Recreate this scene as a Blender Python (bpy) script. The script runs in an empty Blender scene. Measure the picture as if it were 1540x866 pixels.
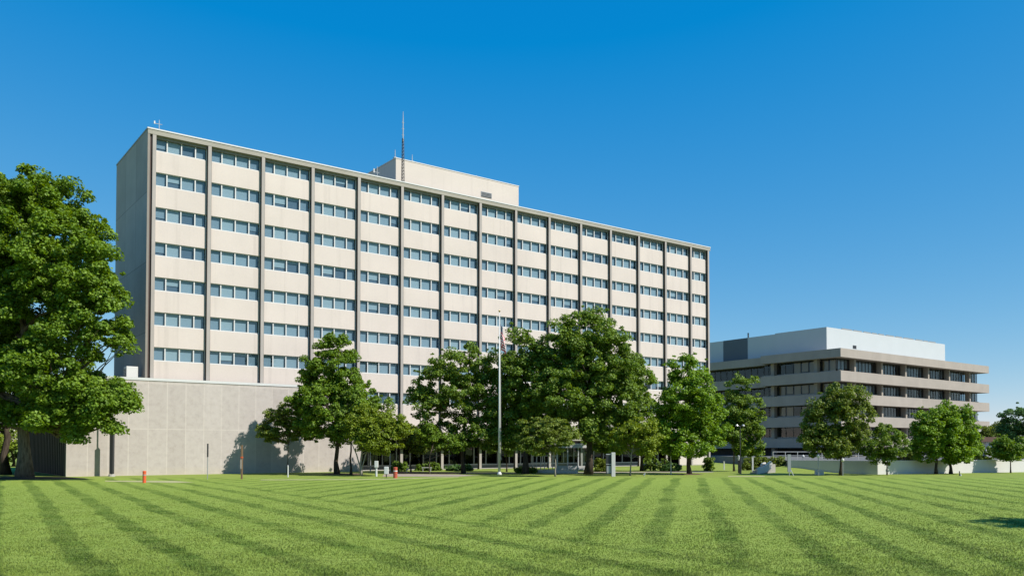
import bpy, math, random
import numpy as np
from mathutils import Vector, Matrix

random.seed(7)
RNG = np.random.default_rng(11)
S = bpy.context.scene
COL = S.collection
PI = math.pi

# ------------------------------------------------------------------ survey of the place (metres)
EYE = 2.7                      # camera height above the lawn
F, YH, PITCH = 1275.0, 673.7, 0.0275   # lens found by fitting the buildings' edges
TH = 0.9303                    # both buildings share one grid
D1 = Vector((math.sin(TH), math.cos(TH), 0))
D2 = Vector((-D1.y, D1.x, 0))
RZ = math.atan2(D1.y, D1.x)
TX, TY, TL, TD = -37.1025, 85.5366, 86.34, 14.25     # office tower: corner, length, depth
BX, BY, BL = 58.3, 150.0, 56.46                      # stepped building: corner, length


def gy(y):
    """distance of a point of the level lawn seen at height y of the photo"""
    return F * EYE / (y - YH)


def at(x, y, Y):
    """survey: photo point at distance Y -> metres"""
    c, s = math.cos(PITCH), math.sin(PITCH)
    v = (YH - y) / F - math.tan(PITCH)          # zc/yc
    # yc = Y c + Z s ; zc = -Y s + Z c
    Z = Y * (v * c + s) / (c - v * s)
    yc = Y * c + Z * s
    return Vector(((x - 770) / F * yc, Y, Z + EYE))


def along(x, ox, oy, off=0.0, z=0.0):
    """how far along the D1 line (shifted off along D2) the photo column x lies"""
    u = (x - 770) / F
    bx, by = ox + off * D2.x, oy + off * D2.y
    return (u * by - bx) / (D1.x - u * D1.y)


def back(x, ox, oy, s=0.0):
    u = (x - 770) / F
    bx, by = ox + s * D1.x, oy + s * D1.y
    return (u * by - bx) / (D2.x - u * D2.y)


# ------------------------------------------------------------------ materials
MATS = {}


def mat(name, base=(.5, .5, .5), rough=.7, metal=0., spec=.4):
    m = bpy.data.materials.new(name)
    m.use_nodes = True
    b = m.node_tree.nodes['Principled BSDF']
    b.inputs['Base Color'].default_value = (*base, 1)
    b.inputs['Roughness'].default_value = rough
    b.inputs['Metallic'].default_value = metal
    b.inputs['Specular IOR Level'].default_value = spec
    MATS[name] = m
    return m


class NT:
    def __init__(s, m):
        s.t = m.node_tree; s.n = s.t.nodes; s.l = s.t.links
        s.b = s.n.get('Principled BSDF')

    def new(s, typ, **kw):
        n = s.n.new(typ)
        for k, v in kw.items():
            if k.startswith('i_'):
                n.inputs[k[2:].replace('_', ' ')].default_value = v
            else:
                setattr(n, k, v)
        return n

    def link(s, a, b): s.l.new(a, b)

    def math(s, op, a, b=None, c=None):
        n = s.n.new('ShaderNodeMath'); n.operation = op
        for i, v in enumerate((a, b, c)):
            if v is None: continue
            if isinstance(v, (int, float)): n.inputs[i].default_value = v
            else: s.link(v, n.inputs[i])
        return n.outputs[0]

    def mix(s, f, a, b, blend='MIX'):
        n = s.n.new('ShaderNodeMix'); n.data_type = 'RGBA'; n.blend_type = blend
        for sock, v in ((n.inputs[0], f), (n.inputs[6], a), (n.inputs[7], b)):
            if isinstance(v, (int, float)): sock.default_value = v
            elif isinstance(v, tuple): sock.default_value = (*v, 1)
            else: s.link(v, sock)
        return n.outputs[2]

    def ramp(s, f, stops):
        n = s.n.new('ShaderNodeValToRGB')
        e = n.color_ramp.elements
        while len(e) < len(stops): e.new(.5)
        for q, (p, c) in zip(e, stops):
            q.position = p; q.color = (*c, 1) if len(c) == 3 else c
        s.link(f, n.inputs[0])
        return n.outputs[0]

    def noise(s, scale, detail=4, rough=.55, vec=None, out=0):
        n = s.n.new('ShaderNodeTexNoise')
        n.inputs['Scale'].default_value = scale
        n.inputs['Detail'].default_value = detail
        n.inputs['Roughness'].default_value = rough
        if vec is not None: s.link(vec, n.inputs['Vector'])
        return n.outputs[out]

    def bump(s, h, strength=.3, dist=.02):
        n = s.n.new('ShaderNodeBump')
        n.inputs['Strength'].default_value = strength
        n.inputs['Distance'].default_value = dist
        s.link(h, n.inputs['Height'])
        s.link(n.outputs[0], s.b.inputs['Normal'])

    def objco(s): return s.new('ShaderNodeTexCoord').outputs['Object']
    def pos(s): return s.new('ShaderNodeNewGeometry').outputs['Position']

    def base(s, c): s.link(c, s.b.inputs['Base Color'])


def weathered(name, c, rough=.8, var=.12, scale=.35, streak=.0, bump=.15, spec=.3):
    """plain wall material with broad tonal drift, fine grain and optional rain streaks"""
    m = mat(name, c, rough, 0, spec); n = NT(m); co = n.objco()
    lo = tuple(v * (1 - var) for v in c); hi = tuple(min(1, v * (1 + var * .6)) for v in c)
    col = n.ramp(n.noise(scale, 6, .6, co), [(.3, lo), (.7, hi)])
    fine = n.noise(9, 4, .7, co)
    col = n.mix(.12, col, n.ramp(fine, [(.35, tuple(v * .6 for v in c)), (.65, hi)]))
    if streak:
        mp = n.new('ShaderNodeMapping'); mp.inputs['Scale'].default_value = (1.6, 1.6, .07)
        n.link(co, mp.inputs[0])
        st = n.ramp(n.noise(1, 5, .6, mp.outputs[0]), [(.55, (0, 0, 0)), (.75, (1, 1, 1))])
        f = n.math('MULTIPLY', st, streak)
        col = n.mix(f, col, tuple(v * .55 for v in c))
    n.base(col)
    n.bump(fine, bump, .02)
    return m


weathered('cream_panel', (0.548, 0.484, 0.440), var=.08, scale=.16, streak=.28, bump=.1)
weathered('pillar_stone', (.345, .315, .292), var=.12, streak=.2)
weathered('fascia_stone', (0.311, 0.292, 0.248), var=.1, streak=.2)
weathered('white_trim', (0.533, 0.540, 0.533), rough=.5, var=.05, bump=.03)
weathered('penthouse_panel', (0.535, 0.478, 0.428), var=.06, scale=.2, streak=.2)
weathered('band_concrete', (0.338, 0.298, 0.258), var=.12, scale=.3, streak=.25)
weathered('column_concrete', (0.311, 0.277, 0.237), var=.1)
weathered('white_metal_panel', (0.474, 0.503, 0.518), rough=.45, var=.03, bump=.02)
weathered('grey_metal_panel', (0.096, 0.115, 0.133), rough=.5, var=.05)
weathered('white_wall', (.57, .555, .535), var=.07, streak=.2)
weathered('concrete_pale', (0.348, 0.333, 0.303), var=.12)
weathered('roof_gravel', (0.222, 0.215, 0.200), var=.25, scale=3)
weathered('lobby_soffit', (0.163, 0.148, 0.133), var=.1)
weathered('brown_roof', (.17, .10, .075), var=.15)
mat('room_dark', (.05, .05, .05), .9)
mat('room_wall', (.16, .15, .14), .9)
mat('dark_metal', (.035, .036, .04), .45, .2)
mat('grey_metal', (.30, .31, .32), .45, .3)
mat('pale_metal', (0.459, 0.466, 0.466), .35, .3)
mat('white_paint', (0.555, 0.555, 0.540), .4)
mat('gold', (.45, .33, .12), .3, .9)
weathered('orange_paint', (.62, .105, .035), rough=.5, var=.12, scale=2.5)
weathered('red_paint', (.42, .085, .05), rough=.5, var=.15, scale=2.5)
weathered('mulch', (.085, .052, .034), var=.5, scale=3, bump=.8)
weathered('dry_turf', (.36, .35, .17), var=.2, scale=1.2, bump=.4)
weathered('path_concrete', (0.326, 0.274, 0.229), var=.12, scale=1.5)
weathered('brick_paving', (0.118, 0.063, 0.048), var=.3, scale=3)
weathered('wood_post', (.20, .125, .07), var=.35, scale=2)
weathered('paving_grey', (.14, .14, .135), var=.2, scale=1)
weathered('asphalt', (.055, .055, .056), var=.2, scale=2)

# end wall: big precast panels with thin joints
m = weathered('end_concrete', (.43, .39, .345), var=.14, scale=.25, streak=.3)
n = NT(m)
src = n.b.inputs['Base Color'].links[0].from_socket
cx = n.new('ShaderNodeSeparateXYZ'); n.link(n.objco(), cx.inputs[0])
cb = n.new('ShaderNodeCombineXYZ'); n.link(cx.outputs['Y'], cb.inputs[0]); n.link(cx.outputs['Z'], cb.inputs[1])
br = n.new('ShaderNodeTexBrick'); br.offset = 0; n.link(cb.outputs[0], br.inputs['Vector'])
br.inputs['Scale'].default_value = 1; br.inputs['Mortar Size'].default_value = .035
br.inputs['Brick Width'].default_value = 4.75; br.inputs['Row Height'].default_value = 7.2
br.inputs['Color1'].default_value = (1, 1, 1, 1); br.inputs['Color2'].default_value = (.86, .86, .86, 1)
br.inputs['Mortar'].default_value = (.55, .55, .55, 1)
n.base(n.mix(1., src, br.outputs[0], 'MULTIPLY'))

# wing wall: tall stone panels, pale joints
m = mat('stone_panel', (.5, .46, .42), .75, 0, .3); n = NT(m); co = n.objco()
cx = n.new('ShaderNodeSeparateXYZ'); n.link(co, cx.inputs[0])
cb = n.new('ShaderNodeCombineXYZ'); n.link(cx.outputs['X'], cb.inputs[0]); n.link(cx.outputs['Z'], cb.inputs[1])
br = n.new('ShaderNodeTexBrick'); br.offset = 0; n.link(cb.outputs[0], br.inputs['Vector'])
br.inputs['Scale'].default_value = 1; br.inputs['Mortar Size'].default_value = .055
br.inputs['Mortar Smooth'].default_value = .3
br.inputs['Brick Width'].default_value = 1.83; br.inputs['Row Height'].default_value = 4.62
br.inputs['Color1'].default_value = (.335, .30, .275, 1); br.inputs['Color2'].default_value = (.45, .41, .38, 1)
br.inputs['Mortar'].default_value = (.52, .475, .43, 1)
vein = n.noise(1.6, 9, .74, co)
col = n.mix(.55, br.outputs[0], n.ramp(vein, [(.32, (.31, .275, .25)), (.5, (.41, .368, .34)), (.7, (.465, .425, .395))]))
warm = n.new('ShaderNodeMapRange'); n.link(cx.outputs['Z'], warm.inputs[0])
warm.inputs['From Min'].default_value = .9; warm.inputs['From Max'].default_value = .0
col = n.mix(n.math('MULTIPLY', n.math('MULTIPLY', warm.outputs[0], n.noise(.8, 4, .6, co)), .8), col, (.46, .39, .29))
n.base(col); n.bump(vein, .15, .02)

# dark ribbed cladding (ribs are geometry)
weathered('rib_metal', (.012, .019, .024), rough=.5, var=.15)
weathered('rib_edge', (.032, .048, .058), rough=.45, var=.15)
mat('rust_trim', (.060, .036, .030), .6)
mat('pillar_side_shade', (.050, .042, .036), .5, .2)  # dark tone standing for the shade on the pillar sides

# glass: tinted pane, mirror-like by Fresnel, see-through to blinds and room
def glass(name, tint, refl=1.0, rough=.02):
    m = bpy.data.materials.new(name); m.use_nodes = True; MATS[name] = m
    t = m.node_tree; t.nodes.clear()
    o = t.nodes.new('ShaderNodeOutputMaterial'); mx = t.nodes.new('ShaderNodeMixShader')
    tr = t.nodes.new('ShaderNodeBsdfTransparent'); gl = t.nodes.new('ShaderNodeBsdfGlossy')
    fr = t.nodes.new('ShaderNodeLayerWeight'); fr.inputs[0].default_value = .5
    pw = t.nodes.new('ShaderNodeMath'); pw.operation = 'POWER'; pw.inputs[1].default_value = 4.0; t.links.new(fr.outputs['Facing'], pw.inputs[0])
    tr.inputs[0].default_value = (*tint, 1)
    gl.inputs[0].default_value = (.9 * refl, .95 * refl, refl, 1); gl.inputs['Roughness'].default_value = rough
    ge = t.nodes.new('ShaderNodeNewGeometry')
    nz = t.nodes.new('ShaderNodeTexNoise'); nz.inputs['Scale'].default_value = .45; nz.inputs['Detail'].default_value = 1
    t.links.new(ge.outputs['Position'], nz.inputs['Vector'])
    bp = t.nodes.new('ShaderNodeBump'); bp.inputs['Strength'].default_value = .03; bp.inputs['Distance'].default_value = .3
    t.links.new(nz.outputs[0], bp.inputs['Height']); t.links.new(bp.outputs[0], gl.inputs['Normal'])
    ad = t.nodes.new('ShaderNodeMath'); ad.operation = 'MULTIPLY_ADD'; ad.inputs[1].default_value = .9; ad.inputs[2].default_value = .07
    t.links.new(pw.outputs[0], ad.inputs[0])
    t.links.new(ad.outputs[0], mx.inputs[0]); t.links.new(tr.outputs[0], mx.inputs[1]); t.links.new(gl.outputs[0], mx.inputs[2])
    t.links.new(mx.outputs[0], o.inputs[0])
    return m


glass('tower_glass', (.66, .775, .845))
glass('band_glass', (.60, .66, .70), .7)
glass('lobby_glass', (.06, .07, .075), .6)
mat('curtain', (.13, .165, .20), .9)
m = mat('blind_cloth', (.55, .56, .55), .9); n = NT(m)
ri = n.new('ShaderNodeNewGeometry').outputs['Random Per Island']
n.base(n.ramp(ri, [(0, (.12, .16, .195)), (.18, (.19, .235, .27)), (.45, (.27, .315, .345)), (.75, (.35, .39, .405)), (.93, (.44, .47, .465)), (1, (.55, .57, .54))]))
m = mat('blind_tan', (.60, .42, .25), .9)
mat('blind_grey', (.30, .33, .36), .9)


def bark(name, a, b):
    m = mat(name, a, .95, 0, .15); n = NT(m); co = n.objco()
    mp = n.new('ShaderNodeMapping'); mp.inputs['Scale'].default_value = (5, 5, .9); n.link(co, mp.inputs[0])
    h = n.noise(1.6, 6, .65, mp.outputs[0])
    n.base(n.ramp(h, [(.35, a), (.65, b)])); n.bump(h, .8, .06)


bark('bark_dark', (.035, .027, .02), (.085, .068, .052))
bark('bark_brown', (.075, .058, .042), (.19, .155, .12))
bark('bark_pale', (.17, .15, .125), (.34, .31, .27))


def leaf(name, c, c2, c3, trans=.36):
    m = mat(name, c, .55, 0, .3); n = NT(m)
    g = n.new('ShaderNodeNewGeometry')
    per = g.outputs['Random Per Island']
    big = n.noise(.33, 3, .5, g.outputs['Position'])
    col = n.ramp(per, [(0, tuple(v * .75 for v in c)), (.5, c2), (.92, c3), (1, tuple(v * 1.15 for v in c3))])
    f = n.ramp(big, [(.38, (0, 0, 0)), (.66, (1, 1, 1))])
    col = n.mix(n.math('MULTIPLY', f, .45), col, c3)
    n.base(col)
    tr = n.new('ShaderNodeBsdfTranslucent')
    hs = n.new('ShaderNodeHueSaturation'); hs.inputs['Hue'].default_value = .485; hs.inputs['Saturation'].default_value = 1.1
    hs.inputs['Value'].default_value = 1.25
    n.link(col, hs.inputs['Color']); n.link(hs.outputs[0], tr.inputs[0])
    mx = n.new('ShaderNodeMixShader'); mx.inputs[0].default_value = trans
    out = n.n['Material Output']
    n.link(n.b.outputs[0], mx.inputs[1]); n.link(tr.outputs[0], mx.inputs[2]); n.link(mx.outputs[0], out.inputs[0])


leaf('leaf_maple', (0.077, 0.151, 0.013), (0.123, 0.221, 0.018), (0.196, 0.303, 0.029))
leaf('leaf_deep', (0.074, 0.142, 0.020), (0.121, 0.206, 0.025), (0.190, 0.284, 0.033))
leaf('leaf_yellow', (0.112, 0.172, 0.012), (0.171, 0.245, 0.018), (0.249, 0.317, 0.029))
leaf('leaf_olive', (0.094, 0.145, 0.017), (0.140, 0.203, 0.026), (0.213, 0.270, 0.043))
leaf('leaf_blue', (0.048, 0.129, 0.036), (0.078, 0.172, 0.045), (0.130, 0.237, 0.055))
leaf('leaf_bright', (0.088, 0.175, 0.010), (0.143, 0.256, 0.014), (0.209, 0.344, 0.025))


# --- turf: two mowing directions crossing the lawn, broad drift, fine blades
def turf_nodes(n, dark=1.0):
    p = n.pos()
    sx = n.new('ShaderNodeSeparateXYZ'); n.link(p, sx.inputs[0])
    X, Y = sx.outputs[0], sx.outputs[1]
    wob = n.noise(.10, 3, .5, p); wob2 = n.noise(.5, 3, .6, p)
    wv = n.math('ADD', n.math('MULTIPLY', n.math('SUBTRACT', wob, .5), 1.1), n.math('MULTIPLY', n.math('SUBTRACT', wob2, .5), .55))

    def wave(ax, ay, period, dark_at, shift):
        q = n.math('ADD', n.math('ADD', n.math('MULTIPLY', X, ax), n.math('MULTIPLY', Y, ay)), wv)
        a = n.math('MULTIPLY', n.math('SUBTRACT', q, dark_at), 2 * PI / period)
        w = n.math('COSINE', a)
        w2 = n.math('MULTIPLY', n.math('COSINE', n.math('MULTIPLY', a, 2.0)), .35)
        return n.math('ADD', w, w2), q
    wr, _ = wave(.98, -.20, 2.12, 1.2, 0)
    wl, q = wave(.857, .515, 2.1, 1.8, 0)
    mk = n.new('ShaderNodeMapRange'); mk.interpolation_type = 'SMOOTHSTEP'
    mk.inputs['From Min'].default_value = 11; mk.inputs['From Max'].default_value = 19
    n.link(q, mk.inputs[0])
    w = n.new('ShaderNodeMix'); w.data_type = 'FLOAT'
    n.link(mk.outputs[0], w.inputs[0]); n.link(wl, w.inputs[2]); n.link(wr, w.inputs[3])
    s = n.ramp(n.math('MULTIPLY_ADD', w.outputs[0], .38, .5), [(.48, (0, 0, 0)), (.74, (1, 1, 1))])
    amp = n.ramp(n.noise(.16, 4, .6, p), [(.32, (.40, .40, .40)), (.58, (1, 1, 1))])
    s = n.math('MULTIPLY', s, amp)
    mq = n.new('ShaderNodeMapping'); mq.inputs['Scale'].default_value = (.30, 1.5, 1); n.link(p, mq.inputs[0])
    dash = n.noise(3.2, 5, .7, mq.outputs[0])
    s = n.math('MULTIPLY', s, n.ramp(dash, [(.34, (.25, .25, .25)), (.56, (1.1, 1.1, 1.1))]))
    # mowing ends where the rough border begins
    bd = n.new('ShaderNodeMapRange'); n.link(Y, bd.inputs[0])
    bd.inputs['From Min'].default_value = 76; bd.inputs['From Max'].default_value = 79
    mw = n.math('SUBTRACT', 1.0, bd.outputs[0])
    s = n.math('MULTIPLY', s, mw)
    d = dark
    light = (.238 * d, .318 * d, .052 * d); dk = (.048 * d, .102 * d, .007 * d)
    col = n.mix(n.math('MULTIPLY', s, .95), light, dk)
    patch = n.ramp(n.noise(.55, 6, .68, p), [(.40, (0, 0, 0)), (.60, (1, 1, 1))])
    col = n.mix(n.math('MULTIPLY', patch, .30), col, (.315 * d, .365 * d, .088 * d))
    mp = n.new('ShaderNodeMapping'); mp.inputs['Scale'].default_value = (.55, 1.7, 1); n.link(p, mp.inputs[0])
    mot = n.ramp(n.noise(2.2, 6, .75, mp.outputs[0]), [(.36, (0, 0, 0)), (.60, (1, 1, 1))])
    col = n.mix(n.math('MULTIPLY', n.math('SUBTRACT', 1.0, mot), .5), col, (.095 * d, .155 * d, .016 * d))
    tuft = n.ramp(dash, [(.54, (0, 0, 0)), (.70, (1, 1, 1))])
    col = n.mix(n.math('MULTIPLY', tuft, .60), col, (.080 * d, .138 * d, .012 * d))
    dry = n.ramp(n.noise(1.3, 5, .7, p), [(.60, (0, 0, 0)), (.74, (1, 1, 1))])
    col = n.mix(n.math('MULTIPLY', dry, .35), col, (.37 * d, .36 * d, .13 * d))
    col = n.mix(n.math('MULTIPLY', bd.outputs[0], .55), col, (.19 * d, .235 * d, .05 * d))
    return col, p


m = mat('turf', (.1, .16, .03), .9, 0, .15); n = NT(m)
c, p = turf_nodes(n); n.base(c)
n.bump(n.noise(14, 5, .8, p), .55, .05)
m = mat('turf_blade', (.1, .16, .03), .6, 0, .25); n = NT(m)
c, p = turf_nodes(n, 1.02)
rnd = n.new('ShaderNodeNewGeometry').outputs['Random Per Island']
up = n.new('ShaderNodeCombineXYZ'); up.inputs[2].default_value = 1
gn = n.new('ShaderNodeNewGeometry').outputs['Normal']
vm = n.new('ShaderNodeVectorMath'); vm.operation = 'MULTIPLY_ADD'; vm.inputs[1].default_value = (.45, .45, .45)
n.link(gn, vm.inputs[0]); n.link(up.outputs[0], vm.inputs[2])
vn = n.new('ShaderNodeVectorMath'); vn.operation = 'NORMALIZE'; n.link(vm.outputs[0], vn.inputs[0]); n.link(vn.outputs[0], n.b.inputs['Normal'])
c = n.mix(1., c, n.ramp(rnd, [(0, (.84, .86, .80)), (.5, (1, 1, 1)), (1, (1.18, 1.14, 1.1))]), 'MULTIPLY')
n.base(c)
tr = n.new('ShaderNodeBsdfTranslucent'); n.link(c, tr.inputs[0])
mx = n.new('ShaderNodeMixShader'); mx.inputs[0].default_value = .45
n.link(n.b.outputs[0], mx.inputs[1]); n.link(tr.outputs[0], mx.inputs[2]); n.link(mx.outputs[0], n.n['Material Output'].inputs[0])

# flag: thirteen stripes and a starred canton, drawn on the cloth's own UV
m = mat('flag_cloth', (.5, .5, .5), .8, 0, .1); n = NT(m)
uv = n.new('ShaderNodeUVMap').outputs[0]
sx = n.new('ShaderNodeSeparateXYZ'); n.link(uv, sx.inputs[0])
st = n.math('MODULO', n.math('FLOOR', n.math('MULTIPLY', sx.outputs[1], 13)), 2)
col = n.mix(st, (.50, .025, .035), (.78, .78, .78))
inc = n.math('MULTIPLY', n.math('LESS_THAN', sx.outputs[0], .4), n.math('GREATER_THAN', sx.outputs[1], 6 / 13))
su = n.math('SUBTRACT', n.math('FRACT', n.math('MULTIPLY', sx.outputs[0], 15)), .5)
sv = n.math('SUBTRACT', n.math('FRACT', n.math('MULTIPLY', n.math('SUBTRACT', sx.outputs[1], 6 / 13), 9.3)), .5)
rr = n.math('ADD', n.math('MULTIPLY', su, su), n.math('MULTIPLY', sv, sv))
star = n.math('LESS_THAN', rr, .09)
can = n.mix(star, (.02, .028, .13), (.78, .78, .78))
n.base(n.mix(inc, col, can))


# ------------------------------------------------------------------ mesh helpers
class MB:
    def __init__(s): s.v = []; s.f = []; s.mi = []; s.m = []

    def _mi(s, m):
        if m not in s.m: s.m.append(m)
        return s.m.index(m)

    def quad(s, a, b, c, d, m):
        i = len(s.v); s.v += [tuple(a), tuple(b), tuple(c), tuple(d)]; s.f.append((i, i + 1, i + 2, i + 3)); s.mi.append(s._mi(m))

    def box(s, x0, x1, y0, y1, z0, z1, m, M=None):
        i = len(s.v)
        P = [(x0, y0, z0), (x1, y0, z0), (x1, y1, z0), (x0, y1, z0), (x0, y0, z1), (x1, y0, z1), (x1, y1, z1), (x0, y1, z1)]
        if M is not None: P = [tuple(M @ Vector(q)) for q in P]
        s.v += P; k = s._mi(m)
        for f in ((0, 3, 2, 1), (4, 5, 6, 7), (0, 1, 5, 4), (1, 2, 6, 5), (2, 3, 7, 6), (3, 0, 4, 7)):
            s.f.append(tuple(i + q for q in f)); s.mi.append(k)
        return s

    def prism(s, pts, y0, y1, m, axis='y'):
        """polygon in the x-z plane pushed from y0 to y1"""
        i = len(s.v); n_ = len(pts); k = s._mi(m)
        s.v += [(x, y0, z) for x, z in pts] + [(x, y1, z) for x, z in pts]
        s.f.append(tuple(range(i, i + n_))); s.f.append(tuple(range(i + 2 * n_ - 1, i + n_ - 1, -1)))
        for q in range(n_):
            r = (q + 1) % n_
            s.f.append((i + r, i + q, i + n_ + q, i + n_ + r))
        s.mi += [k] * (n_ + 2)
        return s

    def tube(s, pts, m, n_=8, cap=True):
        """pts: list of (Vector, radius)"""
        i0 = len(s.v); k = s._mi(m)
        pv = [Vector(p) for p, _ in pts]
        for j, (p, r) in enumerate(pts):
            t = (pv[min(j + 1, len(pv) - 1)] - pv[max(j - 1, 0)])
            t = t.normalized() if t.length > 1e-9 else Vector((0, 0, 1))
            a = t.cross(Vector((0, 0, 1)) if abs(t.z) < .9 else Vector((1, 0, 0))).normalized(); b = t.cross(a)
            for q in range(n_):
                w = 2 * PI * q / n_
                s.v.append(tuple(pv[j] + (a * math.cos(w) + b * math.sin(w)) * r))
        for j in range(len(pts) - 1):
            for q in range(n_):
                A = i0 + j * n_ + q; B = i0 + j * n_ + (q + 1) % n_
                s.f.append((A, B, B + n_, A + n_)); s.mi.append(k)
        if cap:
            s.f.append(tuple(i0 + q for q in range(n_ - 1, -1, -1))); s.mi.append(k)
            e = i0 + (len(pts) - 1) * n_
            s.f.append(tuple(e + q for q in range(n_))); s.mi.append(k)
        return s

    def mesh(s, name):
        me = bpy.data.meshes.new(name)
        me.from_pydata(s.v, [], s.f)
        for m in s.m: me.materials.append(MATS[m])
        me.polygons.foreach_set('material_index', s.mi)
        me.update()
        return me

    def build(s, name, parent=None, loc=None, smooth=False, bevel=0):
        me = s.mesh(name)
        if smooth: me.polygons.foreach_set('use_smooth', [True] * len(me.polygons))
        o = bpy.data.objects.new(name, me); COL.objects.link(o)
        if parent: o.parent = parent
        if loc is not None: o.location = loc
        if bevel:
            b = o.modifiers.new('bevel', 'BEVEL'); b.width = bevel; b.segments = 2; b.limit_method = 'ANGLE'
        return o


def tag(o, label, cat, group=None):
    o['label'] = label; o['category'] = cat
    if group: o['group'] = group
    return o


def thing(name, label, cat, loc=(0, 0, 0), rz=0, group=None):
    o = bpy.data.objects.new(name, None); COL.objects.link(o)
    o.empty_display_size = .5
    o.location = loc; o.rotation_euler = (0, 0, rz)
    return tag(o, label, cat, group)


def struct(o, kind='structure'):
    o['kind'] = kind; return o


def inst(name, me, parent, loc=(0, 0, 0)):
    o = bpy.data.objects.new(name, me); COL.objects.link(o); o.parent = parent; o.location = loc
    return o


def G(x, y):
    """ground point seen at photo column x with its foot at height y"""
    Y = gy(y); p = at(x, y, Y); return Vector((p.x, p.y, 0))


# ------------------------------------------------------------------ ground
def ground_z(X, Y):
    """level lawn with a low grass bank against the return wall by the stair"""
    z = .75 * np.exp(-(((X - 31.0) / 4.2) ** 2 + ((Y - 94.0) / 3.6) ** 2))
    return z


def grid_axis(lo, hi, n_): return list(np.linspace(lo, hi, n_))


xs = sorted(set([-1500, -600, -250] + grid_axis(-120, -20, 11) + grid_axis(-10, 60, 50) + grid_axis(70, 150, 9) + [250, 600, 1500]))
ys = sorted(set([-600, -200, -60] + grid_axis(-20, 78, 25) + grid_axis(80, 110, 31) + grid_axis(120, 240, 7) + [320, 600, 1200, 3000]))
V = []; Fc = []
for yv in ys:
    for xv in xs: V.append((xv, yv, float(ground_z(xv, yv))))
nx = len(xs)
for j in range(len(ys) - 1):
    for i in range(nx - 1):
        a = j * nx + i; Fc.append((a, a + 1, a + nx + 1, a + nx))
me = bpy.data.meshes.new('ground'); me.from_pydata(V, [], Fc); me.materials.append(MATS['turf'])
me.polygons.foreach_set('use_smooth', [True] * len(me.polygons))
g = bpy.data.objects.new('ground', me); COL.objects.link(g); struct(g)

# grass blades standing on the near lawn
def blades(N):
    u = RNG.random(N)
    Y = 14.5 + 64 * u ** 2.1
    keep = RNG.random(N) < np.clip((80 - Y) / 22, 0, 1) ** 1.3
    Y = Y[keep]; N = len(Y)
    X = (RNG.random(N) * 2 - 1) * (Y * .72 + 1.5)
    # tuft clustering
    X += RNG.normal(0, .05, N); Y += RNG.normal(0, .05, N)
    hgt = RNG.uniform(.028, .066, N) * (1 + .35 * np.sin(X * 1.7 + 2 * np.sin(Y * .9)) * np.sin(Y * 1.3))
    hgt *= np.clip(.95 - Y / 85, .2, 1)
    wid = RNG.uniform(.010, .022, N) * (Y / 22) ** .5
    a = RNG.random(N) * 2 * PI
    lx, ly = np.cos(a) * hgt * .55, np.sin(a) * hgt * .55
    b = RNG.random(N) * 2 * PI
    wx, wy = np.cos(b) * wid, np.sin(b) * wid
    z0 = -.004
    v = np.zeros((N, 3, 3), np.float32)
    v[:, 0] = np.stack([X - wx, Y - wy, np.full(N, z0)], 1)
    v[:, 1] = np.stack([X + wx, Y + wy, np.full(N, z0)], 1)
    v[:, 2] = np.stack([X + lx, Y + ly, hgt], 1)
    return v


def mesh_polys(name, v, k, m):
    """v: (N,k,3) separate polygons"""
    N = len(v)
    me = bpy.data.meshes.new(name)
    me.vertices.add(N * k); me.vertices.foreach_set('co', v.reshape(-1).astype(np.float32))
    me.loops.add(N * k); me.loops.foreach_set('vertex_index', np.arange(N * k, dtype=np.int32))
    me.polygons.add(N); me.polygons.foreach_set('loop_start', np.arange(0, N * k, k, dtype=np.int32))
    me.polygons.foreach_set('loop_total', np.full(N, k, np.int32))
    me.update(calc_edges=True); me.validate()
    me.materials.append(MATS[m])
    return me


me = mesh_polys('lawn_grass', blades(520000), 3, 'turf_blade')
o = bpy.data.objects.new('lawn_grass', me); COL.objects.link(o)
struct(o, 'stuff'); o['label'] = 'short mown green grass blades of the striped lawn'; o['category'] = 'grass'


# ------------------------------------------------------------------ trees
def leaf_cloud(cen, rad, flat, per, size, droop=0.):
    """cen (K,3) clump centres, rad (K,), leaves per clump -> (N,4,3) kite shaped leaves"""
    K = len(cen); idx = np.repeat(np.arange(K), per); N = len(idx)
    d = RNG.normal(size=(N, 3)); d /= np.linalg.norm(d, axis=1)[:, None]
    r = RNG.random(N) ** .45
    off = d * (r * rad[idx])[:, None]; off[:, 2] *= flat
    # a clump sags at its rim like a spray of leaves
    rim = np.hypot(off[:, 0], off[:, 1]) / rad[idx]
    off[:, 2] -= (rim ** 2) * rad[idx] * (.22 + droop)
    c = cen[idx] + off
    nrm = d * .55 + RNG.normal(size=(N, 3)) * .55; nrm[:, 2] = np.abs(nrm[:, 2]) * .7 + .35
    nrm /= np.linalg.norm(nrm, axis=1)[:, None]
    t = np.cross(nrm, RNG.normal(size=(N, 3))); t /= np.linalg.norm(t, axis=1)[:, None] + 1e-9
    b = np.cross(nrm, t)
    sz = size * RNG.uniform(.65, 1.3, N)
    L = (t * sz[:, None]); W = b * (sz * .42)[:, None]
    fold = nrm * (sz * .10)[:, None]
    v = np.stack([c - L * .5, c - L * .05 + W + fold, c + L * .5 - fold, c - L * .05 - W + fold], 1)
    return v


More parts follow.
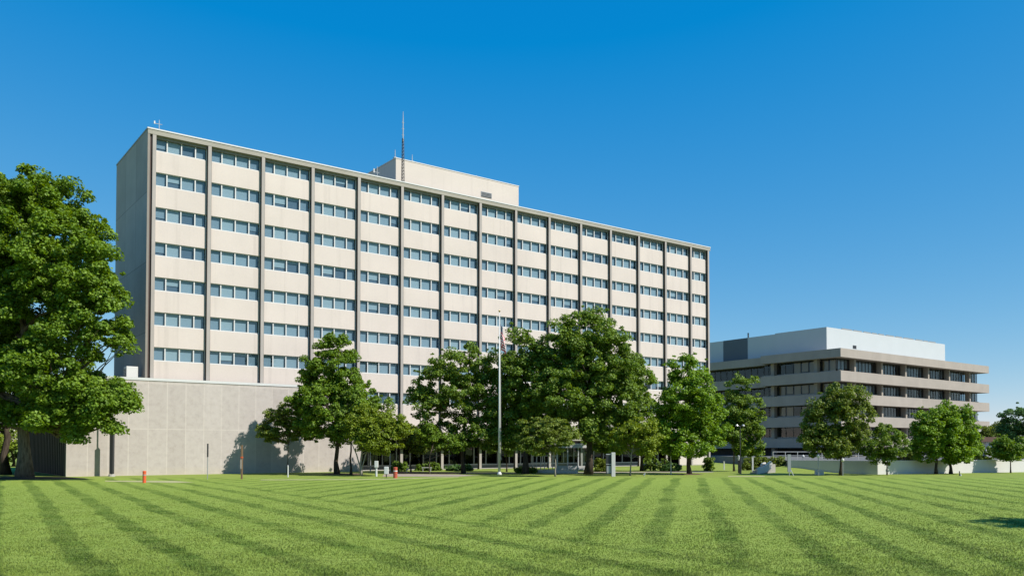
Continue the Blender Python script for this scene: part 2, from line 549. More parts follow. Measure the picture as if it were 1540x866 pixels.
def crown_points(lobes, n_, shell=.62):
    """clump centres in a union of ellipsoids (x, y, z, rx, ry, rz), denser near the skin"""
    L = np.array(lobes, float)
    vol = L[:, 3] * L[:, 4] * L[:, 5]
    vol = vol ** .8; w = vol / vol.sum()
    k = RNG.choice(len(L), n_, p=w)
    m_ = min(n_ // 2, len(L) * 5); k[:m_] = np.arange(m_) % len(L)
    d = RNG.normal(size=(n_, 3)); d /= np.linalg.norm(d, axis=1)[:, None]
    r = shell + (1 - shell) * RNG.random(n_) ** .8
    inner = RNG.random(n_) < .22
    r[inner] = RNG.random(inner.sum()) ** .5 * .8
    lump = 1 + .16 * np.sin(d[:, 0] * 5.1 + k * 1.7) * np.sin(d[:, 2] * 6.3 + k) + .10 * np.sin(d[:, 1] * 9 + k * 3)
    return L[k, :3] + d * (r * lump)[:, None] * L[k, 3:6]


def tree(label, base, lobes_px, Y, bole, r0, leafm, barkm, n_clump, per, size, clump=(.55, 1.05), group=None, name='tree',
         lean=0., flat=.66, depth=.85, droop=0., forks=0, cat='tree', limbs=14, shell=.62):
    """lobes_px: crown masses as surveyed (photo x, y, half width, half height [, nearer/farther m]) at the tree's distance"""
    root = thing(name, label, cat, base, 0, group or ('trees bordering the lawn' if Y < 110 else 'trees in the background'))
    n_clump = int(n_clump * 1.6); per = int(per * 1.45); size *= .70; clump = (clump[0] * .72, clump[1] * .88)
    lobes = []
    for q in lobes_px:
        x, y, rx, ry = q[:4]; dz = q[4] if len(q) > 4 else 0
        p = at(x, y, Y); k = Y / F
        w = rx * k * 1.07; h = ry * k * 1.04
        lobes.append((p.x - base[0], dz + RNG.normal(0, .12) * w, p.z - base[2], w, max(w, h * .8) * depth, h))
    cen = crown_points(lobes, n_clump, shell)
    cen = cen[cen[:, 2] > .8]
    rad = RNG.uniform(clump[0], clump[1], len(cen))
    v = leaf_cloud(cen, rad, flat, per, size, droop)
    # loose sprigs breaking the outline
    ex = crown_points(lobes, n_clump // 2, .93); ex = ex[ex[:, 2] > .9]
    v2 = leaf_cloud(ex, RNG.uniform(clump[0] * .35, clump[0] * .75, len(ex)), .6, max(6, per // 6), size * .95, droop)
    me = mesh_polys('crown', np.concatenate([v, v2]), 4, leafm)
    inst('crown', me, root)
    # trunk and limbs
    tb = MB()
    L = np.array(lobes)
    top = float(np.average(L[:, 2], weights=L[:, 3] * L[:, 5])); ax = float(np.average(L[:, 0], weights=L[:, 3] * L[:, 5]))
    ztop = max(bole + .5, min(top + .45 * (max(L[:, 2] + L[:, 5]) - top), max(L[:, 2] + L[:, 5]) * .85))
    nseg = 9; sp = []
    wob = RNG.normal(0, r0 * .35, (nseg + 1, 2))
    for j in range(nseg + 1):
        f = j / nseg; z = f * ztop
        rr = r0 * (1 - .80 * f) * (1 + .55 * math.exp(-z / (.9 * r0 + .12)))
        xx = lean * z + ax * max(0, (z - bole) / max(.1, ztop - bole)) * .8
        sp.append((Vector((xx + wob[j][0] * (0 if j == 0 else 1), wob[j][1] * (0 if j == 0 else 1), z - (.05 if j == 0 else 0))), max(rr, .02)))
    tb.tube(sp, barkm, 10)
    tgt = cen[RNG.permutation(len(cen))[:limbs]]
    tgt = list(tgt) + [np.array(l[:3]) for l in lobes]
    for q in tgt:
        q = Vector(q)
        zs = max(bole * .85, min(q.z - .35 * abs(q.x - ax) - .25 * abs(q.y) - .5, ztop * .9))
        f = zs / ztop * nseg; j = int(min(nseg - 1, f)); a = sp[j][0].lerp(sp[j + 1][0], f - j); ra = sp[j][1] * .55
        d = q - a
        mid = a + d * .5 + Vector((0, 0, -.06 * d.length)); mid += Vector(RNG.normal(0, .05 * d.length, 3))
        tb.tube([(a, ra), (a + d * .22 + Vector((0, 0, .03 * d.length)), ra * .75), (mid, ra * .5), (q, max(.012, ra * .14))], barkm, 6, False)
        if d.length > 3:
            for _ in range(3):
                e = Vector(cen[int(np.argmin(np.linalg.norm(cen - (np.array(q) + RNG.normal(0, .2 * d.length, 3)), axis=1)))])
                tb.tube([(mid, ra * .3), (mid.lerp(e, .6) + Vector((0, 0, .2)), ra * .18), (e, .012)], barkm, 5, False)
    for fk in range(forks):
        s_ = 1 if fk % 2 else -1
        tb.tube([(Vector((0, 0, -.03)), r0 * .85), (Vector((s_ * .12, .05 * fk, bole * .45)), r0 * .6), (Vector((s_ * .45, -.1 * fk, bole)), r0 * .5),
                 (Vector((s_ * 1.0, .1, bole + 1.2)), r0 * .25)], barkm, 8)
    tb.build('trunk', root, smooth=True)
    return root


# big maple at the left edge
b = G(37, 719.5); Yb = b.y
tree('very tall spreading maple with drooping low branch at the left edge of the lawn', b,
     [(5, 335, 95, 88), (-75, 400, 120, 125), (60, 345, 60, 65), (78, 425, 80, 80), (120, 400, 55, 62, -4), (166, 425, 46, 58, -4), (194, 490, 34, 52, -4), (140, 500, 50, 50, -4), (44, 294, 56, 36), (0, 284, 60, 30), (95, 310, 36, 36), (128, 345, 30, 34),
      (20, 490, 105, 80), (-90, 560, 110, 85), (40, 570, 85, 60), (105, 560, 62, 46, -4), (150, 585, 52, 26, -4), (190, 590, 32, 12, -4), (35, 622, 62, 22), (208, 515, 18, 24, -4), (212, 606, 18, 9, -4), (165, 600, 44, 14, -4), (200, 588, 24, 9, -4), (222, 606, 12, 8, -4), (200, 640, 10, 7, -4), (170, 632, 26, 12, -4), (150, 650, 12, 12, -4), (120, 630, 40, 14, -4), (196, 440, 22, 26, -4),
      (120, 612, 50, 20, -4), (180, 612, 24, 9, -4), (148, 635, 12, 12, -4), (100, 330, 22, 28), (65, 630, 30, 12)],
     Yb, 5.2, .55, 'leaf_maple', 'bark_brown', 700, 190, .36, (.75, 1.45), flat=.62, depth=.8, droop=.08, limbs=40)
mb = MB()
pts = []
for k in range(28):
    a = 2 * PI * k / 28; rr = 1 + .12 * math.sin(3 * a + 1) + .07 * math.sin(7 * a)
    pts.append((math.cos(a) * 4.2 * rr + .8, math.sin(a) * 1.9 * rr))
def mulch_ring(c, pts, h):
    mb = MB(); n_ = len(pts)
    mb.v = [(x, y, -.02) for x, y in pts] + [(x * .6, y * .6, h) for x, y in pts] + [(0, 0, h * 1.15)]
    for k in range(n_):
        r = (k + 1) % n_
        mb.f.append((k, r, n_ + r, n_ + k)); mb.f.append((n_ + k, n_ + r, 2 * n_))
    mb.mi = [mb._mi('mulch')] * len(mb.f)
    o = mb.build('mulch_bed', None, c); struct(o)
    return o
mulch_ring(b, pts, .16)

b = G(9, 713)
tree('shaded maple with dark trunk standing just behind the tall left maple', b,
     [(-60, 470, 95, 90), (5, 560, 75, 60), (-90, 590, 90, 60), (-20, 625, 60, 22)], b.y, 5, .38, 'leaf_deep', 'bark_dark', 170, 150, .38, (.8, 1.5))
for (x, Y, lob, lm, lab) in (
        (20, 125, [(18, 668, 34, 26), (45, 660, 22, 22), (-15, 665, 30, 30)], 'leaf_yellow', 'low sunlit yellow green tree far behind the left maple trunks'),
        (-45, 140, [(-45, 640, 50, 50), (-80, 650, 40, 40)], 'leaf_maple', 'round green tree far off at the left edge of the lawn')):
    p = at(x, 700, Y); tree(lab, (p.x, Y, 0), lob, Y, 1.2, .2, lm, 'bark_dark', 50, 120, .4, (.8, 1.4), limbs=4)

# pyramidal tree before the wing with its neighbours
b = G(507, 713)
tree('tall cone shaped green tree in front of the right end of the windowless wall', b,
     [(502, 520, 24, 22), (497, 548, 36, 26), (500, 575, 48, 28), (508, 605, 62, 32), (520, 635, 68, 28), (470, 600, 32, 26), (550, 610, 36, 30), (478, 562, 26, 30)],
     b.y, 3.2, .24, 'leaf_maple', 'bark_dark', 250, 130, .30, (.45, .95), limbs=22)
ring = [(math.cos(2 * PI * k / 20) * 2.6, math.sin(2 * PI * k / 20) * 1.4) for k in range(20)]
mulch_ring(b + Vector((.6, 0, 0)), ring, .10)
b = G(432, 712.8)
tree('small olive green tree in flat leaf layers beside its white stake before the wall', b,
     [(440, 622, 36, 16), (428, 648, 34, 16), (415, 628, 20, 12), (405, 655, 16, 12), (455, 646, 26, 18), (470, 625, 24, 14), (398, 640, 10, 7)],
     b.y, 1.6, .06, 'leaf_olive', 'bark_brown', 120, 85, .24, (.4, .8), flat=.38, limbs=12)
b = G(528, 714)
tree('slim dark trunk between the cone shaped tree and the pale forked tree', b, [(535, 615, 34, 30), (530, 645, 30, 20)],
     b.y + 1.5, 3.0, .11, 'leaf_deep', 'bark_dark', 45, 110, .28, (.45, .9), limbs=8)
b = G(543, 715.5)
tree('bright yellow green low tree with a pale forked trunk at the corner of the wall', b,
     [(560, 640, 36, 28), (580, 655, 28, 22), (550, 662, 26, 18), (595, 640, 18, 20), (572, 668, 24, 12), (540, 650, 18, 18)],
     b.y, 2.1, .12, 'leaf_yellow', 'bark_pale', 130, 95, .25, (.4, .85), forks=2, limbs=12)

# trees before the lobby
b = G(697, 711.5)
tree('spreading green tree with ragged top just left of the flagpole', b,
     [(665, 555, 40, 30), (705, 555, 38, 32), (690, 600, 58, 36), (645, 610, 32, 34), (738, 600, 40, 46), (735, 650, 40, 30), (760, 600, 26, 40), (660, 655, 38, 24), (715, 650, 40, 28), (628, 585, 14, 14), (740, 560, 20, 26)],
     b.y, 3, .2, 'leaf_deep', 'bark_dark', 215, 115, .32, (.5, 1.05), limbs=24, shell=.7)
b = G(646, 712.5)
tree('short light green tree under the spreading tree near the entrance drive', b, [(655, 660, 24, 14), (680, 668, 20, 12), (640, 650, 16, 16)],
     b.y - 1, 1.8, .07, 'leaf_maple', 'bark_brown', 40, 80, .24, (.35, .7), limbs=6)
b = G(790, 712)
tree('tall dense tree just right of the flagpole beside the tallest lobby tree', b,
     [(783, 530, 34, 40), (800, 580, 48, 48), (775, 620, 34, 44), (810, 630, 44, 36), (765, 560, 16, 30)],
     b.y + 1, 3.2, .3, 'leaf_deep', 'bark_dark', 190, 115, .33, (.55, 1.1), limbs=18)
b = G(885, 713)
tree('tallest broad tree before the lobby with one thick dark trunk', b,
     [(885, 495, 46, 36), (868, 535, 56, 44), (905, 540, 50, 46), (860, 590, 66, 46), (915, 600, 52, 46), (885, 640, 66, 24), (838, 545, 30, 42), (940, 560, 24, 34)],
     b.y, 3.6, .36, 'leaf_deep', 'bark_dark', 330, 130, .33, (.55, 1.15), limbs=32)
b = G(965, 708)
tree('mid green tree behind and right of the tallest lobby tree', b,
     [(955, 575, 30, 38), (962, 625, 30, 36), (945, 650, 26, 26), (968, 660, 24, 22)], b.y, 2.8, .17, 'leaf_maple', 'bark_dark', 110, 110, .32, (.5, 1.0), limbs=10)
b = G(948, 715)
tree('small yellow green tree with a thin bent pale trunk right of the concrete slab sign', b,
     [(955, 660, 28, 22), (975, 668, 20, 18), (940, 650, 22, 18), (965, 640, 24, 16), (930, 672, 14, 10), (985, 650, 12, 14)], b.y, 2.0, .075, 'leaf_yellow', 'bark_pale', 85, 80, .24, (.35, .75), limbs=10, lean=.05)
b = G(835, 716)
tree('small olive ornamental tree with layered crown standing alone right of the flagpole', b,
     [(818, 640, 30, 16), (830, 660, 38, 15), (800, 662, 24, 12), (848, 650, 20, 10), (790, 672, 18, 8), (820, 676, 32, 10), (858, 655, 8, 5)],
     b.y, 1.7, .075, 'leaf_olive', 'bark_pale', 110, 85, .23, (.35, .75), flat=.4, limbs=12)
for (x, yb, lob, lm, lab) in (
        (618, 709, [(622, 662, 20, 16), (612, 650, 16, 14), (632, 672, 14, 10)], 'leaf_olive', 'small pale leaved tree between the grey lamp post and the spreading tree'),
        (762, 709, [(757, 668, 22, 14), (770, 655, 20, 16), (745, 660, 16, 12)], 'leaf_deep', 'low dark tree in the shade directly behind the flagpole'),
        (905, 708.5, [(905, 665, 24, 14), (918, 655, 18, 14), (893, 660, 14, 12)], 'leaf_maple', 'low green tree behind the slab sign beside the thick trunk'),
        (1000, 708.5, [(1000, 662, 22, 18), (1012, 675, 14, 10), (990, 650, 16, 16)], 'leaf_deep', 'low dark tree between the yellow green tree and the bright round tree')):
    b = G(x, yb); tree(lab, b, lob, b.y, 1.6, .08, lm, 'bark_dark', 55, 85, .27, (.4, .8), limbs=6)
b = G(1037, 713)
tree('bright green round tree before the right end of the tall office block', b,
     [(1035, 558, 30, 28), (1030, 595, 42, 34), (1050, 620, 44, 34), (1012, 640, 30, 34), (1062, 648, 34, 24), (1035, 668, 44, 18), (1000, 615, 16, 22)],
     b.y, 2.4, .2, 'leaf_bright', 'bark_dark', 215, 115, .29, (.45, .95), limbs=20)
ring2 = [(x * .6, y * .7) for x, y in ring]
mulch_ring(b, ring2, .07)
b = G(1104, 709)
tree('slender upright tree behind the twin headed lamp, left of the white stair', b,
     [(1114, 585, 22, 24), (1116, 620, 30, 32), (1108, 650, 26, 28), (1130, 645, 24, 34), (1100, 625, 22, 34), (1122, 672, 24, 16)], b.y, 2.6, .1, 'leaf_deep', 'bark_brown', 125, 105, .29, (.45, .9), limbs=12)

# trees before the stepped building
b = G(1264, 714.5)
tree('double crowned tree with a slim dark trunk before the corner of the low banded building', b,
     [(1268, 602, 34, 28), (1285, 625, 24, 26), (1240, 640, 32, 26), (1225, 660, 20, 24), (1255, 665, 30, 24), (1235, 615, 22, 20), (1285, 655, 18, 20)],
     b.y, 2.2, .13, 'leaf_olive', 'bark_dark', 180, 100, .27, (.4, .9), limbs=18)
b = G(1334, 714.0)
tree('thin young tree with loose leaves at the corner of the low white wall', b,
     [(1325, 660, 30, 16), (1305, 672, 24, 14), (1345, 672, 20, 14), (1320, 685, 20, 8), (1332, 690, 7, 10), (1330, 645, 12, 8)], b.y, 2.0, .06, 'leaf_deep', 'bark_brown', 70, 75, .24, (.3, .7), limbs=10, shell=.8)
b = G(1408, 712.6)
tree('left one of the paired dense trees before the low white wall', b,
     [(1405, 640, 34, 30), (1395, 670, 26, 22), (1418, 655, 28, 26), (1390, 650, 20, 20)], b.y, 1.9, .15, 'leaf_bright', 'bark_dark', 120, 110, .27, (.4, .9), limbs=12)
b = G(1430, 712.2)
tree('right one of the paired dense trees before the low white wall', b,
     [(1432, 635, 30, 28), (1445, 660, 28, 28), (1430, 680, 26, 16), (1455, 670, 18, 20)], b.y, 1.9, .15, 'leaf_bright', 'bark_dark', 120, 110, .27, (.4, .9), limbs=12)
b = G(1520, 710.8)
tree('small round tree on a thin trunk near the right end of the low white wall', b,
     [(1515, 672, 22, 18), (1522, 680, 18, 12), (1508, 680, 14, 10)], b.y, 2.0, .07, 'leaf_maple', 'bark_dark', 60, 90, .25, (.35, .75), limbs=8)
for (x, Y, lob, lm, lab) in (
        (1530, 150, [(1530, 632, 26, 24), (1548, 640, 30, 30), (1518, 650, 16, 18), (1535, 665, 30, 26)], 'leaf_blue', 'dark blue green tree rising behind the small round tree at the right edge'),
        (1495, 175, [(1492, 655, 18, 16), (1505, 650, 14, 14), (1482, 662, 12, 14)], 'leaf_olive', 'dull olive tree behind the brown roof of the small pavilion'),
        (1462, 120, [(1466, 672, 16, 14), (1452, 680, 16, 12)], 'leaf_deep', 'dark shrub tree on the terrace beside the brown roofed pavilion'),
        (1600, 150, [(1595, 640, 36, 34), (1620, 650, 30, 30)], 'leaf_maple', 'round green tree beyond the right edge of the terrace'),
        (1455, 260, [(1470, 662, 26, 14), (1500, 655, 26, 16), (1530, 660, 28, 16)], 'leaf_blue', 'distant row of dark trees on the skyline right of the banded building')):
    p = at(x, 690, Y); tree(lab, (p.x, Y, 0), lob, Y, 1.6, .18, lm, 'bark_dark', 80, 110, .42, (.7, 1.4), limbs=6)
# the tree just outside the frame whose shadow lies on the lawn at the right
tree('leafy tree just outside the right edge whose shadow crosses the lawn', (26.8, 26.8, 0),
     [(770 + F * 26.8 / 26.6, 480, 130, 105), (770 + F * 26.4 / 26.6, 560, 95, 50)], 26.6, 2.2, .16, 'leaf_maple', 'bark_brown', 130, 110, .22, (.4, .8), limbs=12)


# ------------------------------------------------------------------ office tower
ZT = 32.687 + EYE; Z1 = 31.946 + EYE; FL = 3.6; WH = 1.44
BAY = 5.8218; PW = .35
tower = thing('office_tower', 'long cream office block of eight window rows between stone pillars', 'office building', (TX, TY, 0), RZ)
pil = [.66] + [6.2498 + k * BAY for k in range(14)] + [TL - .24]
tops = [Z1 - k * FL for k in range(8)]
YW = .36            # wall plane behind the pillar faces
w = MB()
x0, x1 = .25, TL - .02
prev = ZT - .62
for k, t in enumerate(tops):
    hi = prev
    w.box(x0, x1, YW, YW + .3, t, hi if k else ZT - .58, 'cream_panel') if hi - t > .02 else None
    prev = t - WH
w.box(x0, x1, YW, YW + .3, 4.35, prev, 'cream_panel')
w.build('wall', tower)
# solid concrete end walls
e = MB(); e.box(0, .22, 0, TD, .0, ZT - .62, 'end_concrete'); e.build('end_wall', tower)
e = MB(); e.box(TL - .018, TL + .2, .3, TD, .0, ZT - .62, 'end_concrete'); e.build('end_wall', tower)
e = MB(); e.box(.22, TL - .018, TD - .3, TD - .002, 0, ZT - .62, 'end_concrete'); e.build('rear_wall', tower)
# rooms behind the glass: floor slabs and back wall
r = MB()
r.box(.3, TL - .1, 4.0, 4.15, 4.4, ZT - .7, 'room_wall')
for t in tops: r.box(.3, TL - .1, YW + .302, 3.998, t + .25, t + .55, 'room_wall')
for s_ in pil[1:-1]: r.box(s_ - .06, s_ + .06, YW + .304, 3.9, 4.4, ZT - .75, 'room_wall')
r.build('interior', tower)
# roof with overhanging fascia and white metal coping
r = MB(); r.box(.0, TL + .2, -.02, .28, ZT - .62, ZT - .14, 'fascia_stone'); r.box(0.0, .28, .282, TD, ZT - .618, ZT - .14, 'end_concrete')
r.box(TL - .1, TL + .2, .282, TD, ZT - .618, ZT - .14, 'fascia_stone'); r.box(.282, TL - .102, TD - .3, TD, ZT - .618, ZT - .14, 'fascia_stone')
r.box(.282, TL - .102, .282, TD - .302, ZT - .9, ZT - .45, 'roof_gravel')
roof = r.build('roof', tower)
c = MB(); c.box(-.05, TL + .25, -.08, .34, ZT - .138, ZT, 'white_trim'); c.box(-.05, .34, .342, TD + .05, ZT - .138, ZT, 'grey_metal')
c.box(TL - .15, TL + .25, .342, TD + .05, ZT - .138, ZT, 'white_trim'); c.build('coping', roof)
# pillars
for i, s_ in enumerate(pil):
    p_ = MB()
    hw = PW / 2
    p_.box(s_ - hw, s_ + hw, 0, YW - .003, 0, ZT - .625, 'pillar_stone')
    if 0 < i:  # thin dark strips: side shade of the pillars put into colour
        p_.box(s_ - hw - .035, s_ - hw - .001, .045, YW - .004, 0, ZT - .626, 'pillar_side_shade'); p_.box(s_ + hw + .001, s_ + hw + .035, .045, YW - .004, 0, ZT - .626, 'pillar_side_shade')
    if i == 0:
        p_.box(.222, s_ - hw - .002, .2, YW - .004, 0, ZT - .625, 'rust_trim')
    p_.build('pillar', tower)
# windows
def window_meshes(width):
    fr = MB(); gl = MB(); H = WH
    d0, d1 = .10, .20
    fr.box(0, width, d0, d1, -.07, -.003, 'white_trim'); fr.box(0, width, d0 - .03, d1, -H + .003, -H + .11, 'white_trim')
    nP = 4 if width > 4.6 else 3
    prop = [1, 1.28, 1.28, 1] if nP == 4 else [.8, 1.3, 1]
    jam = .10; mul = .12
    tot = width - 2 * jam - (nP - 1) * mul; k = tot / sum(prop)
    x = 0; fr.box(0, jam, d0, d1, -H + .112, -.072, 'white_trim'); x = jam
    panes = []
    for i, q in enumerate(prop):
        panes.append((x, x + q * k)); x += q * k
        wd = mul if i < nP - 1 else jam
        fr.box(x, x + wd, d0, d1, -H + .112, -.072, 'white_trim'); x += wd
    for a, b in panes: gl.quad((a, .16, -H + .11), (b, .16, -H + .11), (b, .16, -.07), (a, .16, -.07), 'tower_glass')
    bl = []
    for v in range(7):
        m_ = MB()
        for a, b in panes:
            u = random.random()
            m_.box(a + .02, b - .02, .40, .41, -H + .09, -.02, 'curtain')
            ln = .999 if u < .80 else random.uniform(.45, .95) if u < .96 else .2
            m_.box(a + .03, b - .03, .34, .355, -H + .1 + (1 - ln) * (H - .2), -.02, 'blind_cloth')
        bl.append(m_.mesh('blind'))
    return fr, gl, bl


WM = {}
rest = MB()
nw = 0
for k, t in enumerate(tops):
    for i in range(15):
        a = pil[i] + PW / 2 + .004; b = pil[i + 1] - PW / 2 - .004
        a = a if i else pil[0] + PW / 2 + .004
        key = round(b - a, 2)
        if key not in WM:
            fr, gl, bl = window_meshes(b - a); WM[key] = (fr, gl, bl, fr.mesh('frame'), gl.mesh('window'))
        fr, gl, bl, frm, glm = WM[key]
        single = k <= 5 or (k == 6 and i < 8) or (k == 7 and i in (4, 5))
        if single:
            wo = inst('window', glm, tower, (a, YW, t)); nw += 1
            inst('frame', frm, wo); inst('blind', random.choice(bl), wo)
        elif not (k == 7 and i < 3):
            off = len(rest.v)
            for src in (fr, gl):
                o0 = len(rest.v)
                rest.v += [(x + a, y + YW, z + t) for x, y, z in src.v]
                rest.f += [tuple(q + o0 for q in f) for f in src.f]
                rest.mi += [rest._mi(src.m[q]) for q in src.mi]
            for pa in range(4):
                o0 = b - a; q0 = a + .15 + pa * (o0 - .3) / 4
                if random.random() < .75:
                    rest.box(q0 + .06, q0 + (o0 - .3) / 4 - .06, YW + .34, YW + .355, t - WH + .1 + random.random() * .6, t - .02, 'blind_cloth')
ro = rest.build('window', tower); struct(ro, 'stuff')
# ground floor: recessed dark lobby glazing under a canopy band
s_l = along(543, TX, TY, -.6) + .1
cn = MB(); cn.box(s_l, TL - 6, -1.6, .268, 3.75, 4.347, 'fascia_stone'); cn.build('canopy', tower)
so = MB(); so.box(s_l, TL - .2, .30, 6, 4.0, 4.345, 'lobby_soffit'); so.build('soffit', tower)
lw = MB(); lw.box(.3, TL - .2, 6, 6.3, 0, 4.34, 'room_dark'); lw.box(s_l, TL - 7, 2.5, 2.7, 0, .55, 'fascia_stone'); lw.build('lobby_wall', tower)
lg = MB(); lg.quad((s_l, 2.6, .55), (TL - 7, 2.6, .55), (TL - 7, 2.6, 3.99), (s_l, 2.6, 3.99), 'lobby_glass'); lgo = lg.build('lobby_window', tower)
lf = MB(); q = s_l + .4
while q < TL - 7:
    lf.box(q, q + .14, 2.44, 2.58, .552, 3.99, 'grey_metal'); q += 1.94
lf.box(s_l, TL - 7, 2.40, 2.59, .50, .62, 'pale_metal')
lf.build('frame', lgo)
eb = MB(); eb.box(TL - 7, TL - .3, .30, .55, 0, 4.345, 'cream_panel'); eb.build('ground_wall', tower)
fl = MB(); fl.box(s_l, TL - .3, .3, 6, .02, .10, 'concrete_pale'); fl.build('floor', tower)
# pillar row of the lobby (square columns under the canopy)
# rooftop penthouse
PB = 3.2
ps0 = along(593.8, TX, TY, PB); ps1 = along(780, TX, TY, PB)
pz = at(593.8, 236.8, TY + ps0 * D1.y + PB * D2.y).z
pd = min(9.5, TD - PB - .8)
ph = thing('rooftop_penthouse', 'plain cream windowless plant room on the roof of the long office block', 'plant room',
           (TX + ps0 * D1.x + PB * D2.x, TY + ps0 * D1.y + PB * D2.y, ZT - .45), RZ)
hh = pz - (ZT - .45); pl = ps1 - ps0
q = MB(); q.box(0, pl, 0, pd, 0, hh - .12, 'penthouse_panel'); q.build('wall', ph)
q = MB(); q.box(-.05, pl + .05, -.05, pd + .05, hh - .118, hh, 'white_trim'); q.build('coping', ph)
ls = along(723, TX, TY, PB) - ps0
q = MB()
lz = at(729, 291.5, ph.location.y + ls * D1.y).z - (ZT - .45)
q.box(ls, ls + 1.75, -.06, -.003, lz - .35, lz + .35, 'grey_metal')
for j in range(4): q.box(ls + .06, ls + 1.69, -.10, -.062, lz - .3 + j * .16, lz - .24 + j * .16, 'dark_metal')
q.build('louvre', ph)


def roof_pt(x, off):
    s_ = along(x, TX, TY, off); return Vector((TX + s_ * D1.x + off * D2.x, TY + s_ * D1.y + off * D2.y, ZT - .45))


# lattice mast
rp = roof_pt(604.5, 1.9)
mtop = at(604, 168, rp.y).z - rp.z
mast = thing('lattice_mast', 'tall thin lattice radio mast on the office roof in front of the plant room', 'radio mast', rp, RZ)
LT = MB(); hl = mtop * .66; a3 = [(.23 * math.cos(2 * PI * k / 3), .23 * math.sin(2 * PI * k / 3)) for k in range(3)]
for x, y in a3: LT.tube([(Vector((x, y, 0)), .035), (Vector((x * .55, y * .55, hl)), .03)], 'dark_metal', 5)
nb = 16
for j in range(nb):
    z0, z1 = hl * j / nb, hl * (j + 1) / nb; f0, f1 = 1 - .45 * j / nb, 1 - .45 * (j + 1) / nb
    for k in range(3):
        A, B = a3[k], a3[(k + 1) % 3]
        LT.tube([(Vector((A[0] * f0, A[1] * f0, z0)), .02), (Vector((B[0] * f1, B[1] * f1, z1)), .02)], 'dark_metal', 4)
        LT.tube([(Vector((A[0] * f0, A[1] * f0, z0)), .02), (Vector((B[0] * f0, B[1] * f0, z0)), .02)], 'dark_metal', 4)
LT.build('lattice', mast)
q = MB(); q.tube([(Vector((0, 0, hl - .4)), .075), (Vector((0, 0, mtop * .88)), .06), (Vector((0, 0, mtop)), .03)], 'pale_metal', 6)
for z in (.70, .78, .86): q.tube([(Vector((-.16, 0, mtop * z)), .035), (Vector((.16, 0, mtop * z)), .035)], 'pale_metal', 5)
q.build('whip', mast)
q = MB(); q.box(-.45, .45, -.45, .45, 0, .12, 'concrete_pale'); q.build('base', mast)


def rod(label, p, h, cross=False, dish=False):
    t = thing('roof_antenna', label, 'antenna', p, RZ, 'small antennas on the office roof')
    q = MB(); q.tube([(Vector((0, 0, 0)), .06), (Vector((0, 0, h)), .035)], 'pale_metal', 6)
    q.build('rod', t)
    q = MB(); q.box(-.2, .2, -.2, .2, 0, .12, 'pale_metal')
    q.build('foot', t)
    if cross:
        q = MB(); q.tube([(Vector((-.45, 0, h * .75)), .035), (Vector((.3, 0, h * .75)), .035)], 'pale_metal', 5)
        q.box(-.52, -.40, -.06, .06, h * .72, h * .88, 'white_paint'); q.build('sensor', t)
    return t


pp = lambda x, off, z: (lambda v: Vector((v.x, v.y, z)))(roof_pt(x, off))
phz = ph.location.z + hh
rod('short white whip antenna at the left corner of the rooftop plant room', pp(592.6, PB + .4, phz), 1.1)
rod('short white whip antenna on the plant room right of the lattice mast', pp(618.5, PB + .4, phz), 1.0)
rod('small weather sensor on a post at the left roof corner of the office block', pp(234, .9, ZT - .45), 1.75, True)
rod('small white sensor post on the roof just left of the plant room', pp(565.5, 4.2, ZT - .45), 3.2, True)
rod('tiny white whip antenna on the plant room above its right half', pp(716, PB + 1.5, phz), .7)

# ------------------------------------------------------------------ windowless wing
WY = -.75
ws0 = along(100, TX, TY, WY); ws1 = along(543, TX, TY, WY)
wz = at(229, 568, TY + WY * D2.y).z
wo_ = (TX + ws0 * D1.x + WY * D2.x, TY + ws0 * D1.y + WY * D2.y, 0)
wing = thing('building_wing', 'low windowless wing of pale stone panels at the foot of the office block', 'building', wo_, RZ)
WL = ws1 - ws0; wdep = back(47, wo_[0], wo_[1])
q = MB(); q.box(0, WL, 0, .45, 0, wz - .26, 'stone_panel'); q.box(WL - .45, WL, .452, .74, 0, wz - .26, 'stone_panel'); q.build('wall', wing)
q = MB(); q.box(-.06, WL + .06, -.06, .5, wz - .258, wz, 'white_trim'); q.box(-.06, .4, .502, wdep + 4, wz - .258, wz, 'white_trim'); q.build('coping', wing)
q = MB(); q.box(.41, -ws0 - .02, .76, wdep + 4, wz - .8, wz - .35, 'roof_gravel'); q.build('roof', wing)
q = MB(); q.box(.10, .4, .46, wdep + 4, 0, wz - .26, 'rib_metal')
yy = .75
while yy < wdep + 4:
    q.box(-.06, .098, yy, yy + .16, 0.05, wz - .27, 'rib_edge'); yy += 1.05
q.box(-.02, .098, .455, .58, 0, wz - .26, 'rust_trim')
q.build('ribbed_wall', wing)
# air handling unit on the wing roof beside the tower
au = at(197, 556, TY + .35)
t = thing('rooftop_air_unit', 'white boxy air unit on the wing roof beside the grey end wall', 'air conditioner', (au.x, au.y, wz - .35), RZ)
q = MB(); q.box(-.55, .55, -.55, .55, .15, 1.55, 'white_paint'); q.build('casing', t, bevel=.03)
q = MB(); q.box(-.59, -.552, -.45, .45, .35, 1.35, 'grey_metal')
for j in range(6): q.box(-.62, -.592, -.4, .4, .38 + j * .16, .45 + j * .16, 'dark_metal')
q.build('grille', t)
q = MB(); q.box(-.5, -.35, -.5, .5, 0, .148, 'dark_metal'); q.box(.35, .5, -.5, .5, 0, .148, 'dark_metal'); q.build('feet', t)

